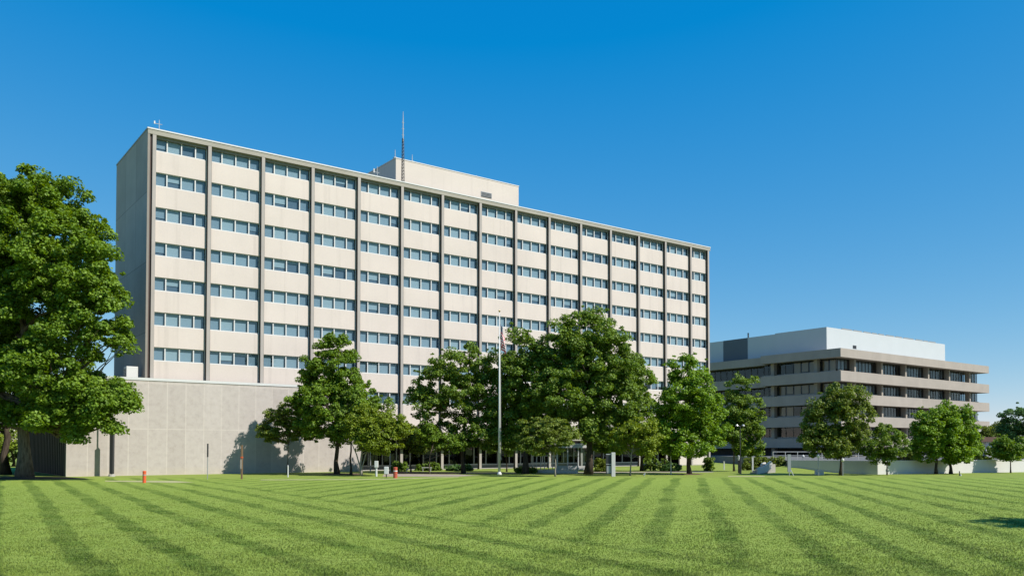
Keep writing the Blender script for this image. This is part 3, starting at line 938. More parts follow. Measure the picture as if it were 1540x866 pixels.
# ------------------------------------------------------------------ stepped low building with concrete bands
ZR = 17.785 + EYE; FB = 4.0; BD = 36.0
bld = thing('banded_building', 'low office building with long concrete bands and white rooftop plant floor', 'office building', (BX, BY, 0), RZ)
stp = back(1144.7, BX, BY)
bands = [(ZR - 1.55, ZR), (ZR - FB - 1.85, ZR - FB), (ZR - 2 * FB - 1.85, ZR - 2 * FB), (ZR - 3 * FB - 1.85, ZR - 3 * FB), (ZR - 4 * FB - 1.7, ZR - 4 * FB)]
INS = 2.3
for i, (za, zb) in enumerate(bands):
    q = MB()
    q.prism([(0, za), (BL, za), (BL, zb), (0, zb)], 0, 1.2, 'band_concrete')
    q.box(0, 1.2, 1.202, stp, za, zb, 'band_concrete'); q.box(BL - 1.2, BL, 1.202, BD, za, zb, 'band_concrete')
    q.box(1.4, 2.6, stp - .002, BD, za - .12, zb - .12, 'band_concrete')
    q.box(1.202, BL - 1.202, 1.202, stp - .004, za + .1, zb - .55, 'band_concrete')
    q.box(2.602, BL - 1.202, stp, BD, za + .1, zb - .55, 'band_concrete')
    q.build('concrete_band', bld)
cols = [along(x, BX, BY, 1.3) for x in (1287, 1327.5, 1363.4, 1397.6, 1429, 1459.6)]
colw = .5
zc0 = 0
for s_ in cols:
    q = MB()
    for i in range(5):
        lo = bands[i + 1][1] - .55 if i < 4 else 0
        q.box(s_ - colw / 2, s_ + colw / 2, 1.25, 2.25, lo + .002, bands[i][0] + .098, 'column_concrete')
    q.build('column', bld)
rowz = [(bands[i + 1][1], bands[i][0]) for i in range(4)]
edges = [INS] + cols + [along(1470, BX, BY, INS)]


def band_window(w_, h_, nm, gm='band_glass'):
    gl = MB(); gl.quad((0, 0, 0), (w_, 0, 0), (w_, 0, h_), (0, 0, h_), gm)
    fr = MB(); nP = max(2, round(w_ / nm)); st_ = w_ / nP
    for j in range(nP + 1):
        a = min(max(0, j * st_ - .04), w_ - .08); fr.box(a, a + .08, -.06, .04, 0.002, h_ - .002, 'dark_metal')
    fr.box(0, w_, -.07, .045, h_ - .10, h_, 'dark_metal')
    si = MB(); si.box(0, w_, -.45, -.075, -.05, .34, 'concrete_pale')
    return gl, fr, si


for i, (zl, zh) in enumerate(rowz):
    zf = zl - .5 if i else zl - .5
    for j in range(len(edges) - 1):
        a = edges[j] + (colw / 2 if j else 0) + .25; b = edges[j + 1] - .55 if j < len(edges) - 2 else edges[j + 1]
        if b - a < .6: continue
        gl, fr, si = band_window(b - a, zh - zl - .0 + .05, 1.15)
        wo = gl.build('window', bld, (a, INS, zl - .02))
        fr.build('frame', wo); si.build('sill', wo)
        bb = MB(); nP = max(2, round((b - a) / 1.15)); st_ = (b - a) / nP
        for k in range(nP):
            if random.random() < .7: bb.box(k * st_ + .08, (k + 1) * st_ - .08, .2, .22, .1 + random.choice((0, 0, .4, .9)) * random.random(), zh - zl - .1, 'blind_grey')
        if bb.v: bb.build('blind', wo)
    # left face
    lc = [back(1229, BX, BY, 1.6), back(1164, BX, BY, 1.6)]
    ed = [INS] + lc + [stp + 1.5]
    for j in range(3):
        a = ed[j] + (.5 if j else .1); b = ed[j + 1] - .5
        if b - a < .8: continue
        gl, fr, si = band_window(b - a, zh - zl + .05, 1.6)
        wo = gl.build('window', bld, (INS + .1, b, zl - .02)); wo.rotation_euler = (0, 0, -PI / 2)
        fr.build('frame', wo); si.build('sill', wo)
        if i < 3 and j < 2:
            bb = MB(); nP = max(2, round((b - a) / 1.6)); st_ = (b - a) / nP
            for k in range(nP):
                if random.random() < .75: bb.box(k * st_ + .12, (k + 1) * st_ - .12, .2, .22, .3 + random.random() * .3, zh - zl - .1, 'blind_tan')
            if bb.v: bb.build('blind', wo)
    gl, fr, si = band_window(BD - stp - 2, zh - zl - .1, 1.6)
    wo = gl.build('window', bld, (INS + 1.5, BD, zl - .12)); wo.rotation_euler = (0, 0, -PI / 2); fr.build('frame', wo)
for yv in lc:
    q = MB()
    for i in range(5):
        lo = bands[i + 1][1] - .55 if i < 4 else 0
        q.box(1.25, 2.2, yv - .35, yv + .35, lo + .002, bands[i][0] + .098, 'column_concrete')
    q.build('column', bld)
q = MB(); gR = edges[-1]
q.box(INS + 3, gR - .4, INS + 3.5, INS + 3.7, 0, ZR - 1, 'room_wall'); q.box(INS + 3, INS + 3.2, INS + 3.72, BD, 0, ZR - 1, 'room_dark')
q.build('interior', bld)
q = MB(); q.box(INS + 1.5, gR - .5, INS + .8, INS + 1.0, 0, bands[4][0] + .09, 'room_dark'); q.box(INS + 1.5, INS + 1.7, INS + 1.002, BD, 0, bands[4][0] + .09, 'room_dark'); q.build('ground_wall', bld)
q = MB()
for i, (zl, zh) in enumerate(rowz):
    q.quad((gR, INS, zl - .5), (gR, INS + 12, zl - .5), (gR, INS + 12, zh + .1), (gR, INS, zh + .1), 'band_glass')
q.build('side_window', bld)
# white plant floor on top
PB2 = 5.0
u0 = along(1244.7, BX, BY, PB2); u1 = along(1423, BX, BY, PB2)
pz2 = at(1244.7, 491.5, BY + u0 * D1.y + PB2 * D2.y).z
o2 = Vector((BX + u0 * D1.x + PB2 * D2.x, BY + u0 * D1.y + PB2 * D2.y, ZR - .55))
pb = thing('rooftop_plant_floor', 'white metal clad plant floor on top of the low banded building', 'plant room', o2, RZ)
hh2 = pz2 - o2.z; L2 = u1 - u0
y1 = back(1167, o2.x, o2.y); y2 = back(1125, o2.x, o2.y); y3 = back(1088, o2.x, o2.y)
def corrug(q, ya, yb, x, z1_, mm, m2=None):
    q.box(x, x + .5, ya, yb, 0, z1_, mm)
q = MB(); q.box(0, L2, 0, .5, 0, hh2, 'white_metal_panel'); q.box(L2 - .5, L2, .502, 22, 0, hh2, 'white_metal_panel')
q.box(0.0, .5, .502, y1, 0, hh2, 'white_metal_panel'); q.box(.12, .6, y1 + .002, y2, 0, hh2 - .12, 'white_metal_panel')
q.box(.12, .6, y3 + .002, BD - 6, 0, hh2 - .15, 'white_metal_panel')
q.box(.502, L2 - .502, .502, 22, hh2 - .5, hh2 - .3, 'roof_gravel')
q.build('wall', pb)
q = MB(); q.box(.16, .6, y2 + .002, y3, 0, hh2 - .12, 'grey_metal_panel'); q.build('louvre', pb)
vx = along(1284, o2.x, o2.y); vz = at(1287, 521.5, o2.y + vx * D1.y).z - o2.z
q = MB()
for j in range(3): q.box(vx + j * .42, vx + .36 + j * .42, -.03, -.003, vz - .32, vz + .32, 'dark_metal')
q.build('vent', pb)
q = MB()
sx_ = 5.
while sx_ < L2 - 6:
    ln = random.uniform(1.6, 4.2); q.box(sx_, sx_ + ln, -.02, .10, hh2 + .004, hh2 + .2, 'grey_metal'); sx_ += ln + random.uniform(.4, .9)
q.build('roof_rail', pb)
rv = Vector((o2.x + y2 * D2.x + .3 * D1.x, o2.y + y2 * D2.y + .3 * D1.y, o2.z + hh2 - .12))
t = thing('roof_vent_pipe', 'short dark vent pipe at the left of the white plant floor roof', 'vent', rv)
q = MB(); q.tube([(Vector((0, 0, 0)), .14), (Vector((0, 0, .85)), .14)], 'dark_metal', 8); q.build('pipe', t)
q = MB(); q.tube([(Vector((0, 0, .86)), .22), (Vector((0, 0, 1.0)), .05)], 'dark_metal', 8); q.build('cap', t)

# terrace the low building stands on
tz = 1.25
A = at(1320, 714, 87.5); A.z = 0
Bp = Vector((A.x - 7.4, A.y + 5.2, 0)); Cp = A + Vector((20.4, 8.8, 0)) * 2.2
q = MB()
tp = [A + Vector((.3, .6, 0)), Cp + Vector((-.2, .5, 0)), Vector((130, 140, 0)), Vector((150, 220, 0)), Vector((40, 190, 0)), Vector((38, 120, 0)), Bp + Vector((.3, .6, 0))]
q.v = [(p_.x, p_.y, 0) for p_ in tp] + [(p_.x, p_.y, tz) for p_ in tp]
nn = len(tp); q.f = [tuple(range(nn, 2 * nn))] + [(k, (k + 1) % nn, nn + (k + 1) % nn, nn + k) for k in range(nn)]
q.mi = [q._mi('paving_grey')] * len(q.f)
struct(q.build('terrace'))


def wall_run(name, label, a, b, h, th, m, cap=None):
    d = b - a; L = d.length; t = thing(name, label, 'wall', a, math.atan2(d.y, d.x))
    q = MB(); q.box(0, L, 0, th, -.3, h - (.12 if cap else 0), m); q.build('wall', t)
    if cap:
        q = MB(); q.box(-.03, L + .03, -.04, th + .04, h - .118, h, cap); q.build('coping', t)
    return t


wall_run('retaining_wall', 'long low white wall along the far edge of the lawn at right', A, Cp, 1.42, .3, 'white_wall', 'white_wall')
wall_run('retaining_wall', 'shaded grey return of the low wall beside the grass bank', Bp, A + Vector((-.02, .012, 0)), 1.40, .28, 'white_wall')
# railing on the terrace edge
def railing(label, a, b, h=1.0, n_=10, m='pale_metal', z=0):
    d = b - a; L = d.length; t = thing('railing', label, 'railing', (a.x, a.y, z), math.atan2(d.y, d.x))
    q = MB()
    for k in range(n_ + 1): q.box(k * L / n_ - .035, k * L / n_ + .035, -.035, .035, 0, h - .05, m)
    q.build('posts', t)
    q = MB(); q.box(-.04, L + .04, -.04, .04, h - .048, h + .03, m); q.box(0, L, -.02, .02, h * .5, h * .5 + .05, m); q.build('rails', t)
    return t
railing('pale railing on the terrace behind the thin young tree', Vector((A.x - 4, A.y + 22, 0)), Vector((A.x + 22, A.y + 24, 0)), 1.0, 16, z=tz)
# small brown roofed pavilion at the right end
pv = at(1488, 690, 112)
t = thing('pavilion', 'small cream pavilion with brown flat roof at the right end of the terrace', 'pavilion', (pv.x, 112, tz))
zt_ = at(1488, 657, 112).z - tz; zb_ = at(1488, 664, 112).z - tz
q = MB(); q.box(-1.5, 1.4, -.9, .9, zb_, zt_, 'brown_roof'); q.build('roof', t)
q = MB(); q.box(-.7, .25, -.5, .5, 0.0, zb_ - .02, 'white_wall'); q.build('wall', t)
q = MB(); q.box(.8, .95, -.5, -.35, 0, zb_ - .002, 'column_concrete'); q.build('post', t)

# white outdoor stair left of the return wall
def cheek(q, x0, x1, z0, z1_, h, y0, y1): q.prism([(x0, 0), (x1, z1_ - z0 if False else 0), (x1, z1_ + h), (x0, z0 + h)], y0, y1, 'white_wall')
sp_ = G(1140, 712.5); k_ = gy(712.5) / F
t = thing('outdoor_stair', 'white outdoor stair with sloping side walls beside the grey post', 'stair', (sp_.x, sp_.y, 0), .45)
q = MB(); q.prism([(0, 0), (1.1, .15), (1.85, .62), (1.85, 1.35), (.9, .8), (0, .62)], 0, .22, 'white_wall'); q.build('cheek_wall', t)
q = MB(); q.prism([(1.5, .1), (2.0, .1), (2.55, .75), (2.55, 1.2), (2.1, 1.1)], 1.6, 1.82, 'white_wall'); q.build('cheek_wall', t)
q = MB()
for j in range(6): q.box(.35 + j * .34, 2.6, .225, 1.595, j * .17, (j + 1) * .17, 'concrete_pale')
q.build('steps', t)
q = MB(); q.prism([(2.3, .2), (4.0, .75), (4.0, 1.15), (2.3, .62)], 2.2, 2.42, 'white_wall'); q.build('landing_wall', t)

# clipped hedge
def bush(name, label, loc, dims, leafm, n_, per, size, cat='shrub', group=None):
    lx, ly, lz = dims
    c_ = np.stack([RNG.uniform(-lx / 2, lx / 2, n_), RNG.uniform(-ly / 2, ly / 2, n_), RNG.uniform(.1, lz, n_)], 1)
    keep = (c_[:, 2] / lz) ** 2 + (np.abs(c_[:, 0]) / (lx / 2)) ** 6 < 1.25
    c_ = c_[keep]
    v = leaf_cloud(c_, RNG.uniform(.16, .32, len(c_)), .8, per, size)
    v[:, :, 2] = np.maximum(v[:, :, 2], .01)
    root = thing(name, label, cat, loc, 0, group or 'shrubs along the buildings')
    inst('foliage', mesh_polys('foliage', v, 4, leafm), root)
    q = MB()
    for k in range(5):
        x = (k - 2) / 2 * lx * .35
        q.tube([(Vector((x, 0, -.02)), .04), (Vector((x + .05, .03, lz * .7)), .02)], 'bark_dark', 5)
    q.build('stems', root)
    return root
p = at(1150, 700, 104)
bush('hedge', 'clipped box hedge under the low banded building, behind the white stair', (p.x, 104, 0), (5.4, 1.3, 1.55), 'leaf_olive', 330, 45, .14, 'hedge')
for x, yb, dm, lm, lab in ((600, 708, (1.8, 1.2, 1.0), 'leaf_deep', 'dark shrub left of the lobby windows behind the red post'),
                           (645, 707.5, (2.9, 1.2, .9), 'leaf_deep', 'dark low shrub beneath the first lobby windows'),
                           (690, 708, (3.2, 1.1, .7), 'leaf_blue', 'grey green low shrub beneath the lobby windows left of the flagpole'),
                           (905, 709, (1.5, 1.2, 1.5), 'leaf_olive', 'round olive shrub between the thick dark trunk and the slab sign'),
                           (985, 707, (3.4, 1.4, 1.4), 'leaf_deep', 'dark shrub behind the small yellow green tree'),
                           (1010, 708.5, (2.2, 1.2, .9), 'leaf_blue', 'low blue green shrub left of the bright round tree'),
                           (1066, 707.5, (1.1, 1.0, 1.5), 'leaf_deep', 'small dark round shrub before the cream end of the office block'),
                           (790, 711, (2.2, 1.2, .6), 'leaf_maple', 'low green shrub at the foot of the dense tree right of the flagpole'),
                           (1360, 700, (3.0, 1.4, 1.2), 'leaf_olive', 'shrub on the terrace behind the thin young tree'),
                           (1475, 702, (2.6, 1.4, 1.6), 'leaf_deep', 'shrub on the terrace behind the paired dense trees')):
    p = G(x, yb) if x < 1300 else at(x, yb, 97)
    bush('shrub', lab, (p.x, p.y, 0 if x < 1300 else tz), dm, lm, 70, 55, .17)

# ------------------------------------------------------------------ paths
def sheet(name, pts, m, z):
    q = MB(); i = len(pts); q.v = [(p_.x, p_.y, z) for p_ in pts]; q.f = [tuple(range(i))]; q.mi = [q._mi(m)]
    return struct(q.build(name))
sheet('path', [G(158, 723.6), G(262, 725.6), G(292, 724.9), G(262, 722.6), G(158, 722.2)], 'dry_turf', .008)
sheet('dry_verge', [G(392, 721.6), G(560, 721.0), G(690, 717.4), G(690, 716.6), G(560, 720.0), G(392, 720.6)], 'dry_turf', .006)
sheet('dry_verge', [G(1095, 716.6), G(1150, 716.4), G(1150, 715.2), G(1095, 715.4)], 'dry_turf', .006)
sheet('driveway', [G(575, 716.2), G(690, 716.0), G(722, 714.6), G(690, 713.2), G(578, 712.0)], 'path_concrete', .008)
sheet('footpath', [G(690, 711.5), G(1100, 709.8), G(1100, 708.6), G(690, 710.2)], 'path_concrete', .012)
sheet('plaza', [G(580, 711.6), G(672, 712.6), G(705, 711.8), G(672, 709.5), G(580, 708.6)], 'brick_paving', .012)
# low white terrace edge with railing before the entrance
wa, wb = G(800, 710.8), G(868, 711.6)
t = wall_run('terrace_wall', 'low white kerb wall carrying a railing right of the flagpole', wa, wb, .34, .3, 'white_wall')
railing('white railing left of the thick dark trunk by the entrance', wa + Vector((.1, .14, 0)), wa.lerp(wb, .55) + Vector((0, .14, 0)), 1.55, 6, z=.34)

# glazed entrance porch
ep = at(862, 700, 106)
t = thing('entrance_porch', 'white framed glass porch at the entrance behind the thick dark trunk', 'porch', (ep.x, 106, 0), .1)
q = MB(); q.box(-2.2, 2.2, -.3, 4, 2.75, 3.3, 'white_wall'); q.build('roof', t)
for x in (-2.0, -.7, .65, 1.95):
    q = MB(); q.box(x - .07, x + .07, -.1, .1, 0, 2.748, 'white_trim'); q.build('post', t)
q = MB()
for a, b in ((-1.93, -.77), (-.63, .58), (.72, 1.88)): q.quad((a, .02, .5), (b, .02, .5), (b, .02, 2.7), (a, .02, 2.7), 'band_glass')
q.build('glazing', t)
q = MB(); q.box(-1.93, 1.88, -.02, .1, 0, .498, 'white_wall'); q.build('plinth', t)

# ------------------------------------------------------------------ flagpole and flag
fp = G(751, 713.6)
ftop = at(749.8, 470, fp.y).z
t = thing('flagpole', 'tall white flagpole standing on the lawn before the lobby trees', 'flagpole', fp)
q = MB(); q.tube([(Vector((0, 0, 0)), .13), (Vector((0, 0, ftop * .5)), .10), (Vector((0, 0, ftop)), .05)], 'white_paint', 12); q.build('pole', t, smooth=True)
q = MB()
prof = [(0.001, -.11), (.07, -.09), (.115, 0), (.07, .09), (.001, .11)]
q.tube([(Vector((0, 0, ftop + .16 + z)), r) for r, z in prof], 'gold', 10); q.tube([(Vector((0, 0, ftop)), .03), (Vector((0, 0, ftop + .07)), .03)], 'gold', 8); q.build('finial', t, smooth=True)
q = MB(); q.tube([(Vector((0, 0, -.02)), .26), (Vector((0, 0, .12)), .24), (Vector((0, 0, .3)), .15)], 'white_paint', 14); q.build('base', t, smooth=True)
q = MB(); q.box(.135, .185, -.05, .05, 1.5, 1.8, 'pale_metal'); q.tube([(Vector((.17, 0, 1.65)), .012), (Vector((.10, -.04, ftop - .1)), .012)], 'pale_metal', 4); q.build('halyard', t)
# limp flag: a hoist-top cloth hanging in folds along the pole
z0 = at(752, 487, fp.y).z; z1_ = at(752, 533, fp.y).z
HO = 1.5                                    # hoist height
nu, nv = 40, 16; fv = []; uvs = []
for j in range(nv + 1):
    for i in range(nu + 1):
        u, v = i / nu, j / nv                # u along fly, v up the hoist
        zz = z0 - (1 - v) * HO * .98 - (u ** .75) * (z0 - z1_ - HO * .98) * (.5 + .5 * (1 - v) + .5 * v * u)
        xx = .10 + .62 * (u ** .55) * (.55 + .45 * math.sin(u * 9)) * (.75 + .25 * (1 - v)) + .04 * math.sin(u * 17 + v * 4)
        yy = .17 * math.sin(u * 13 + v * 2.5) * (u ** .5)
        fv.append((fp.x + xx, fp.y - .02 + yy, zz)); uvs.append((u, v))
ff = []
for j in range(nv):
    for i in range(nu):
        a = j * (nu + 1) + i; ff.append((a, a + 1, a + nu + 2, a + nu + 1))
me = bpy.data.meshes.new('flag'); me.from_pydata([(x - fp.x, y - fp.y, z - z0) for x, y, z in fv], [], ff); me.materials.append(MATS['flag_cloth'])
ul = me.uv_layers.new(name='UVMap')
for l in me.loops: ul.data[l.index].uv = uvs[l.vertex_index]
me.polygons.foreach_set('use_smooth', [True] * len(me.polygons))
o = bpy.data.objects.new('flag', me); COL.objects.link(o); o.location = (fp.x, fp.y, z0)
sm = o.modifiers.new('thickness', 'SOLIDIFY'); sm.thickness = .006
tag(o, 'limp red, white and blue striped flag hanging down the flagpole', 'flag')

# ------------------------------------------------------------------ posts, bollards and small things
def post(name, label, cat, x, yb, ytop, r, m, square=False, head=None, group=None, lean=0):
    p_ = G(x, yb); h = at(x, ytop, p_.y).z
    t = thing(name, label, cat, p_, 0, group)
    q = MB()
    if square: q.box(-r, r, -r, r, -.05, h, m)
    else: q.tube([(Vector((0, 0, -.05)), r), (Vector((lean * h, 0, h)), r * .92)], m, 10)
    q.build('post', t)
    return t, h, q


t, h, _ = post('lamp_post', 'dark lamp post with thick lower sleeve before the windowless wall', 'lamp post', 168, 716, 592, .075, 'dark_metal')
q = MB(); q.box(-.17, .17, -.17, .17, .25, at(168, 645, t.location.y).z, 'dark_metal'); q.build('sleeve', t, bevel=.03)
q = MB(); q.tube([(Vector((0, 0, -.02)), .32), (Vector((0, 0, .22)), .26)], 'concrete_pale', 12); q.build('footing', t)
t, h, _ = post('sign_post', 'pale sign post with a grey plate under the drooping maple branch', 'sign', 147, 713.6, 660, .055, 'pale_metal')
q = MB(); q.box(-.10, .10, -.08, -.056, h - 1.6, h, 'grey_metal'); q.build('plate', t)
t, h, _ = post('marker_post', 'thin grey rod with dark top sleeve before the windowless wall', 'marker', 312, 720, 667, .035, 'grey_metal')
q = MB(); q.tube([(Vector((0, 0, h - 1.15)), .065), (Vector((0, 0, h + .02)), .065)], 'dark_metal', 10); q.build('sleeve', t)
t, h, _ = post('wooden_post', 'weathered brown wooden post at the left edge of the tree shadow on the wall', 'post', 363.5, 720, 669, .07, 'wood_post', True)
q = MB(); q.box(-.09, .09, -.09, .09, h * .62, h * .66, 'orange_paint'); q.box(-.12, .02, -.10, -.072, h * .3, h * .58, 'path_concrete'); q.build('tag', t)
t, h, _ = post('tree_stake', 'short white stake under the small olive tree by the wall', 'stake', 433, 717, 700, .06, 'white_paint')
q = MB(); q.tube([(Vector((0, 0, h)), .07), (Vector((0, 0, h + .05)), .03)], 'white_paint', 8); q.build('cap', t)


def bollard(label, x, yb, ytop, r, m):
    p_ = G(x, yb); h = at(x, ytop, p_.y).z
    t = thing('bollard', label, 'bollard', p_)
    q = MB(); q.tube([(Vector((0, 0, -.02)), r), (Vector((0, 0, h - .1)), r)], m, 16); q.build('post', t, smooth=False)
    q = MB(); q.tube([(Vector((0, 0, h - .1)), r * 1.12), (Vector((0, 0, h - .03)), r * 1.05), (Vector((0, 0, h)), r * .5)], m, 16); q.build('cap', t)
    q = MB(); q.tube([(Vector((0, 0, h * .60)), r * 1.02), (Vector((0, 0, h * .70)), r * 1.02)], 'white_paint' if m == 'red_paint' else 'path_concrete', 16, False); q.build('band', t)
    return t


bollard('orange bollard at the edge of the pale path before the windowless wall', 217, 725.5, 707.5, .13, 'orange_paint')
bollard('red bollard on the entrance drive right of the windowless wall', 594.5, 718.5, 702, .19, 'red_paint')
# intercom pillar and box on the drive
t, h, _ = post('intercom_pillar', 'slim white intercom pillar at the entrance drive', 'intercom', 566, 716, 694, .10, 'white_paint')
q = MB(); q.box(-.17, .17, -.15, .15, h - .55, h + .08, 'white_paint'); q.build('housing', t, bevel=.03)
t, h, _ = post('meter_box', 'white box on a dark post beside the red bollard', 'box', 581, 717.5, 703, .05, 'dark_metal')
q = MB(); q.box(-.2, .2, -.14, .14, h - .6, h + .1, 'white_paint'); q.build('housing', t, bevel=.04)
t, h, _ = post('lamp_post', 'grey post between the wall corner and the white intercom pillar', 'lamp post', 557, 709, 676, .07, 'grey_metal')
q = MB(); q.tube([(Vector((0, 0, h)), .1), (Vector((0, 0, h + .3)), .12), (Vector((0, 0, h + .36)), .03)], 'pale_metal', 10); q.build('lamp_head', t)
t, h, _ = post('lamp_post', 'grey lamp post behind the white meter box', 'lamp post', 586.5, 710.5, 668, .075, 'grey_metal')
q = MB(); q.box(-.12, .5, -.1, .1, h - .06, h + .07, 'grey_metal'); q.build('lamp_head', t)
# slab sign
p_ = G(921, 716)
hs = at(921, 680, p_.y).z
t = thing('slab_sign', 'upright white concrete slab with a dark glazed panel beside the thick trunk', 'sign', p_, 0)
q = MB(); q.box(-.10, .26, -.2, .25, -.02, hs, 'white_wall'); q.build('slab', t, bevel=.02)
q = MB(); q.box(-.62, -.105, -.05, .12, .25, hs - .12, 'dark_metal'); q.build('panel', t)
q = MB()
q.box(-.55, -.16, -.06, -.052, .32, 1.0, 'grey_metal'); q.box(-.6, -.12, -.07, -.052, 1.15, 1.2, 'pale_metal'); q.box(-.6, -.12, -.07, -.052, hs - .22, hs - .14, 'pale_metal'); q.build('trim', t)
# twin headed lamp
t, h, _ = post('twin_lamp', 'black lamp post with twin heads left of the white stair', 'lamp post', 1113.5, 712, 640, .05, 'dark_metal')
q = MB(); q.tube([(Vector((0, 0, 0)), .12), (Vector((0, 0, 1.55)), .10)], 'dark_metal', 10); q.build('sleeve', t)
for s_ in (-1, 1):
    q = MB(); q.tube([(Vector((0, 0, h - .08)), .03), (Vector((s_ * .35, 0, h + .06)), .03)], 'dark_metal', 6); q.tube([(Vector((s_ * .33, 0, h - .02)), .16), (Vector((s_ * .36, 0, h + .14)), .10)], 'pale_metal', 10); q.build('lamp_head', t)
t, h, _ = post('lamp_post', 'short post with a pale top beside the twin headed lamp', 'lamp post', 1111, 711.5, 692, .085, 'dark_metal')
q = MB(); q.tube([(Vector((0, 0, h)), .11), (Vector((0, 0, h + .48)), .12), (Vector((0, 0, h + .55)), .04)], 'pale_metal', 10); q.build('lamp_head', t)
t, h, _ = post('white_post', 'white square post between the twin headed lamp and the white stair', 'post', 1132, 711, 687, .08, 'white_paint', True)
q = MB(); q.box(-.1, .1, -.1, .1, h, h + .06, 'white_paint'); q.build('cap', t)
t, h, _ = post('white_post', 'small white marker post in the shade behind the slender upright tree', 'post', 1089, 706, 694, .07, 'white_paint', True)
q = MB(); q.box(-.09, .09, -.09, .09, h, h + .05, 'white_paint'); q.build('cap', t)
t, h, _ = post('notice_sign', 'tall grey sign panel at the right end of the white stair', 'sign', 1187, 715, 683, .05, 'grey_metal')
q = MB(); q.box(-.16, .16, -.06, .06, h * .18, h, 'grey_metal'); q.build('panel', t)
q = MB(); q.tube([(Vector((.05, 0, .75)), .04), (Vector((.42, 0, 0)), .05)], 'pale_metal', 8); q.build('brace', t)
for x, yb, yt, lab in ((1231, 714.8, 688, 'globe lamp post between the two pale blocks before the return wall'),
                       (1208, 708, 688, 'small pale headed lamp post behind the grass bank'),
                       (1267.5, 714.8, 694, 'plain grey post beside the slim trunk of the double crowned tree')):
    t, h, _ = post('garden_lamp', lab, 'lamp post', x, yb, yt, .045, 'grey_metal', group='small lamp posts before the low building')
    q = MB(); q.tube([(Vector((0, 0, h)), .08), (Vector((0, 0, h + .1)), .15), (Vector((0, 0, h + .26)), .15), (Vector((0, 0, h + .34)), .04)], 'white_paint', 10); q.build('lamp_head', t, smooth=True)
for x, lab in ((1229, 'left pale concrete block at the foot of the globe lamp post'), (1235, 'right pale concrete block at the foot of the globe lamp post')):
    p_ = G(x, 713.8); q = MB()
    q.box(-.2, .2, -.2, .2, -.02, .42, 'white_wall'); q.prism([(-.2, .42), (.2, .42), (.14, .5), (-.14, .5)], -.2, .2, 'white_wall')
    o = q.build('concrete_block', None, p_); tag(o, lab, 'block')
t, h, _ = post('marker_post', 'tiny dark marker post right of the paired dense trees', 'marker', 1443, 715, 708, .05, 'dark_metal')
q = MB(); q.tube([(Vector((.12, 0, -.02)), .09), (Vector((.12, 0, .16)), .05)], 'white_paint', 8); q.build('foot', t)
t, h, _ = post('pale_pole', 'thin pale pole left of the bright round tree', 'pole', 1009, 713, 677, .06, 'white_paint')
q = MB(); q.tube([(Vector((0, 0, h)), .09), (Vector((0, 0, h + .12)), .05)], 'white_paint', 8); q.build('cap', t)
for x, yb, yt, lab in ((612, 710.5, 704, 'small pale spotlight left of the lobby shrubs'), (969, 715.5, 712, 'tiny pale ground light on the lawn edge')):
    p_ = G(x, yb); h = at(x, yt, p_.y).z
    t = thing('ground_light', lab, 'light', p_)
    q = MB(); q.tube([(Vector((0, 0, -.02)), .05), (Vector((0, 0, h * .6)), .04)], 'pale_metal', 8); q.build('stem', t)
    q = MB(); q.tube([(Vector((-.08, 0, h * .55)), .07), (Vector((.12, 0, h)), .10)], 'pale_metal', 8); q.build('head', t)
# bench under the lobby
p_ = G(642, 708.5)
t = thing('bench', 'pale bench before the lobby windows under the spreading tree', 'bench', p_, .1)
q = MB(); q.box(-.6, .6, -.2, .2, .42, .5, 'pale_metal'); q.build('seat', t)
for x in (-.45, .45):
    q = MB(); q.box(x - .04, x + .04, -.18, .18, 0, .418, 'pale_metal'); q.build('leg', t)

# ------------------------------------------------------------------ light, sky, camera
SUN_AZ, SUN_EL = math.radians(116), math.radians(44)     # clockwise from the view axis (+Y)
sd = Vector((math.sin(SUN_AZ) * math.cos(SUN_EL), math.cos(SUN_AZ) * math.cos(SUN_EL), math.sin(SUN_EL)))
sl = bpy.data.lights.new('sun', 'SUN'); sl.energy = 4.9; sl.angle = math.radians(.53); sl.color = (1.0, .945, .86)
so_ = bpy.data.objects.new('sun', sl); COL.objects.link(so_); so_.rotation_euler = sd.to_track_quat('Z', 'Y').to_euler(); so_.location = sd * 300

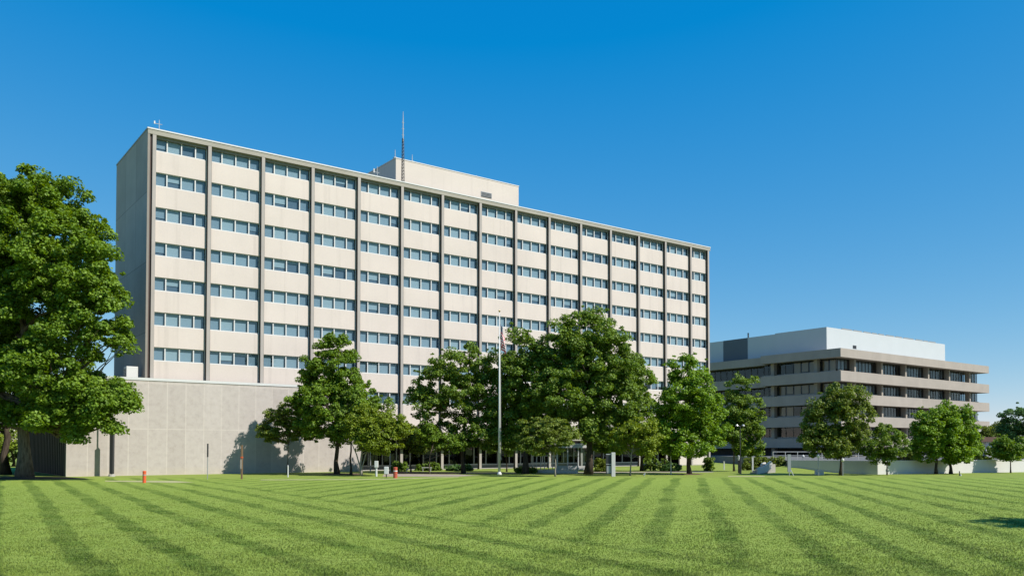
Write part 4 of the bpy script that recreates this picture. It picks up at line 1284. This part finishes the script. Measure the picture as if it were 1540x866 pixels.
W = bpy.data.worlds.new('World'); S.world = W; W.use_nodes = True
nt = W.node_tree; bg = nt.nodes['Background']
sk = nt.nodes.new('ShaderNodeTexSky'); sk.sky_type = 'NISHITA'; sk.sun_disc = False
sk.sun_elevation = SUN_EL; sk.sun_rotation = SUN_AZ
sk.altitude = 60; sk.air_density = .7; sk.dust_density = 0.0; sk.ozone_density = 6.0
# colour grade of the sky (deep polarised blue of the photograph), channel by channel


def wm(op, a, b, clamp=False):
    n_ = nt.nodes.new('ShaderNodeMath'); n_.operation = op; n_.use_clamp = clamp
    for k, v in enumerate((a, b)):
        if isinstance(v, (int, float)): n_.inputs[k].default_value = v
        else: nt.links.new(v, n_.inputs[k])
    return n_.outputs[0]


EXPO = .45
sep = nt.nodes.new('ShaderNodeSeparateColor'); nt.links.new(sk.outputs[0], sep.inputs[0])
com = nt.nodes.new('ShaderNodeCombineColor')
R_ = wm('MULTIPLY', wm('MAXIMUM', wm('SUBTRACT', wm('MULTIPLY', sep.outputs[0], .11), .067), 0.001), 1.6)
G_ = wm('MULTIPLY', wm('POWER', wm('MULTIPLY', sep.outputs[1], .11), .70), .985)
B_ = wm('MULTIPLY', wm('POWER', wm('MULTIPLY', sep.outputs[2], .11), .24), .845)
for k, c_ in enumerate((R_, G_, B_)): nt.links.new(wm('DIVIDE', c_, .08 * 2 ** EXPO), com.inputs[k])
nt.links.new(com.outputs[0], bg.inputs[0]); bg.inputs[1].default_value = .08

cam = bpy.data.cameras.new('camera'); co_ = bpy.data.objects.new('camera', cam); COL.objects.link(co_)
cam.sensor_width = 36; cam.lens = 36 * F / 1540; cam.sensor_fit = 'HORIZONTAL'
py = YH - F * math.tan(PITCH)
cam.shift_y = (py - 433) / 1540
cam.clip_end = 6000; cam.clip_start = .1
co_.location = (0, 0, EYE); co_.rotation_euler = (PI / 2 + PITCH, 0, 0)
S.camera = co_

S.view_settings.view_transform = 'Standard'; S.view_settings.look = 'None'
S.view_settings.exposure = EXPO; S.view_settings.gamma = 1; S.view_settings.use_curve_mapping = False
S.cycles.max_bounces = 8; S.cycles.transparent_max_bounces = 12; S.cycles.diffuse_bounces = 3; S.cycles.glossy_bounces = 3
S.cycles.use_denoising = True
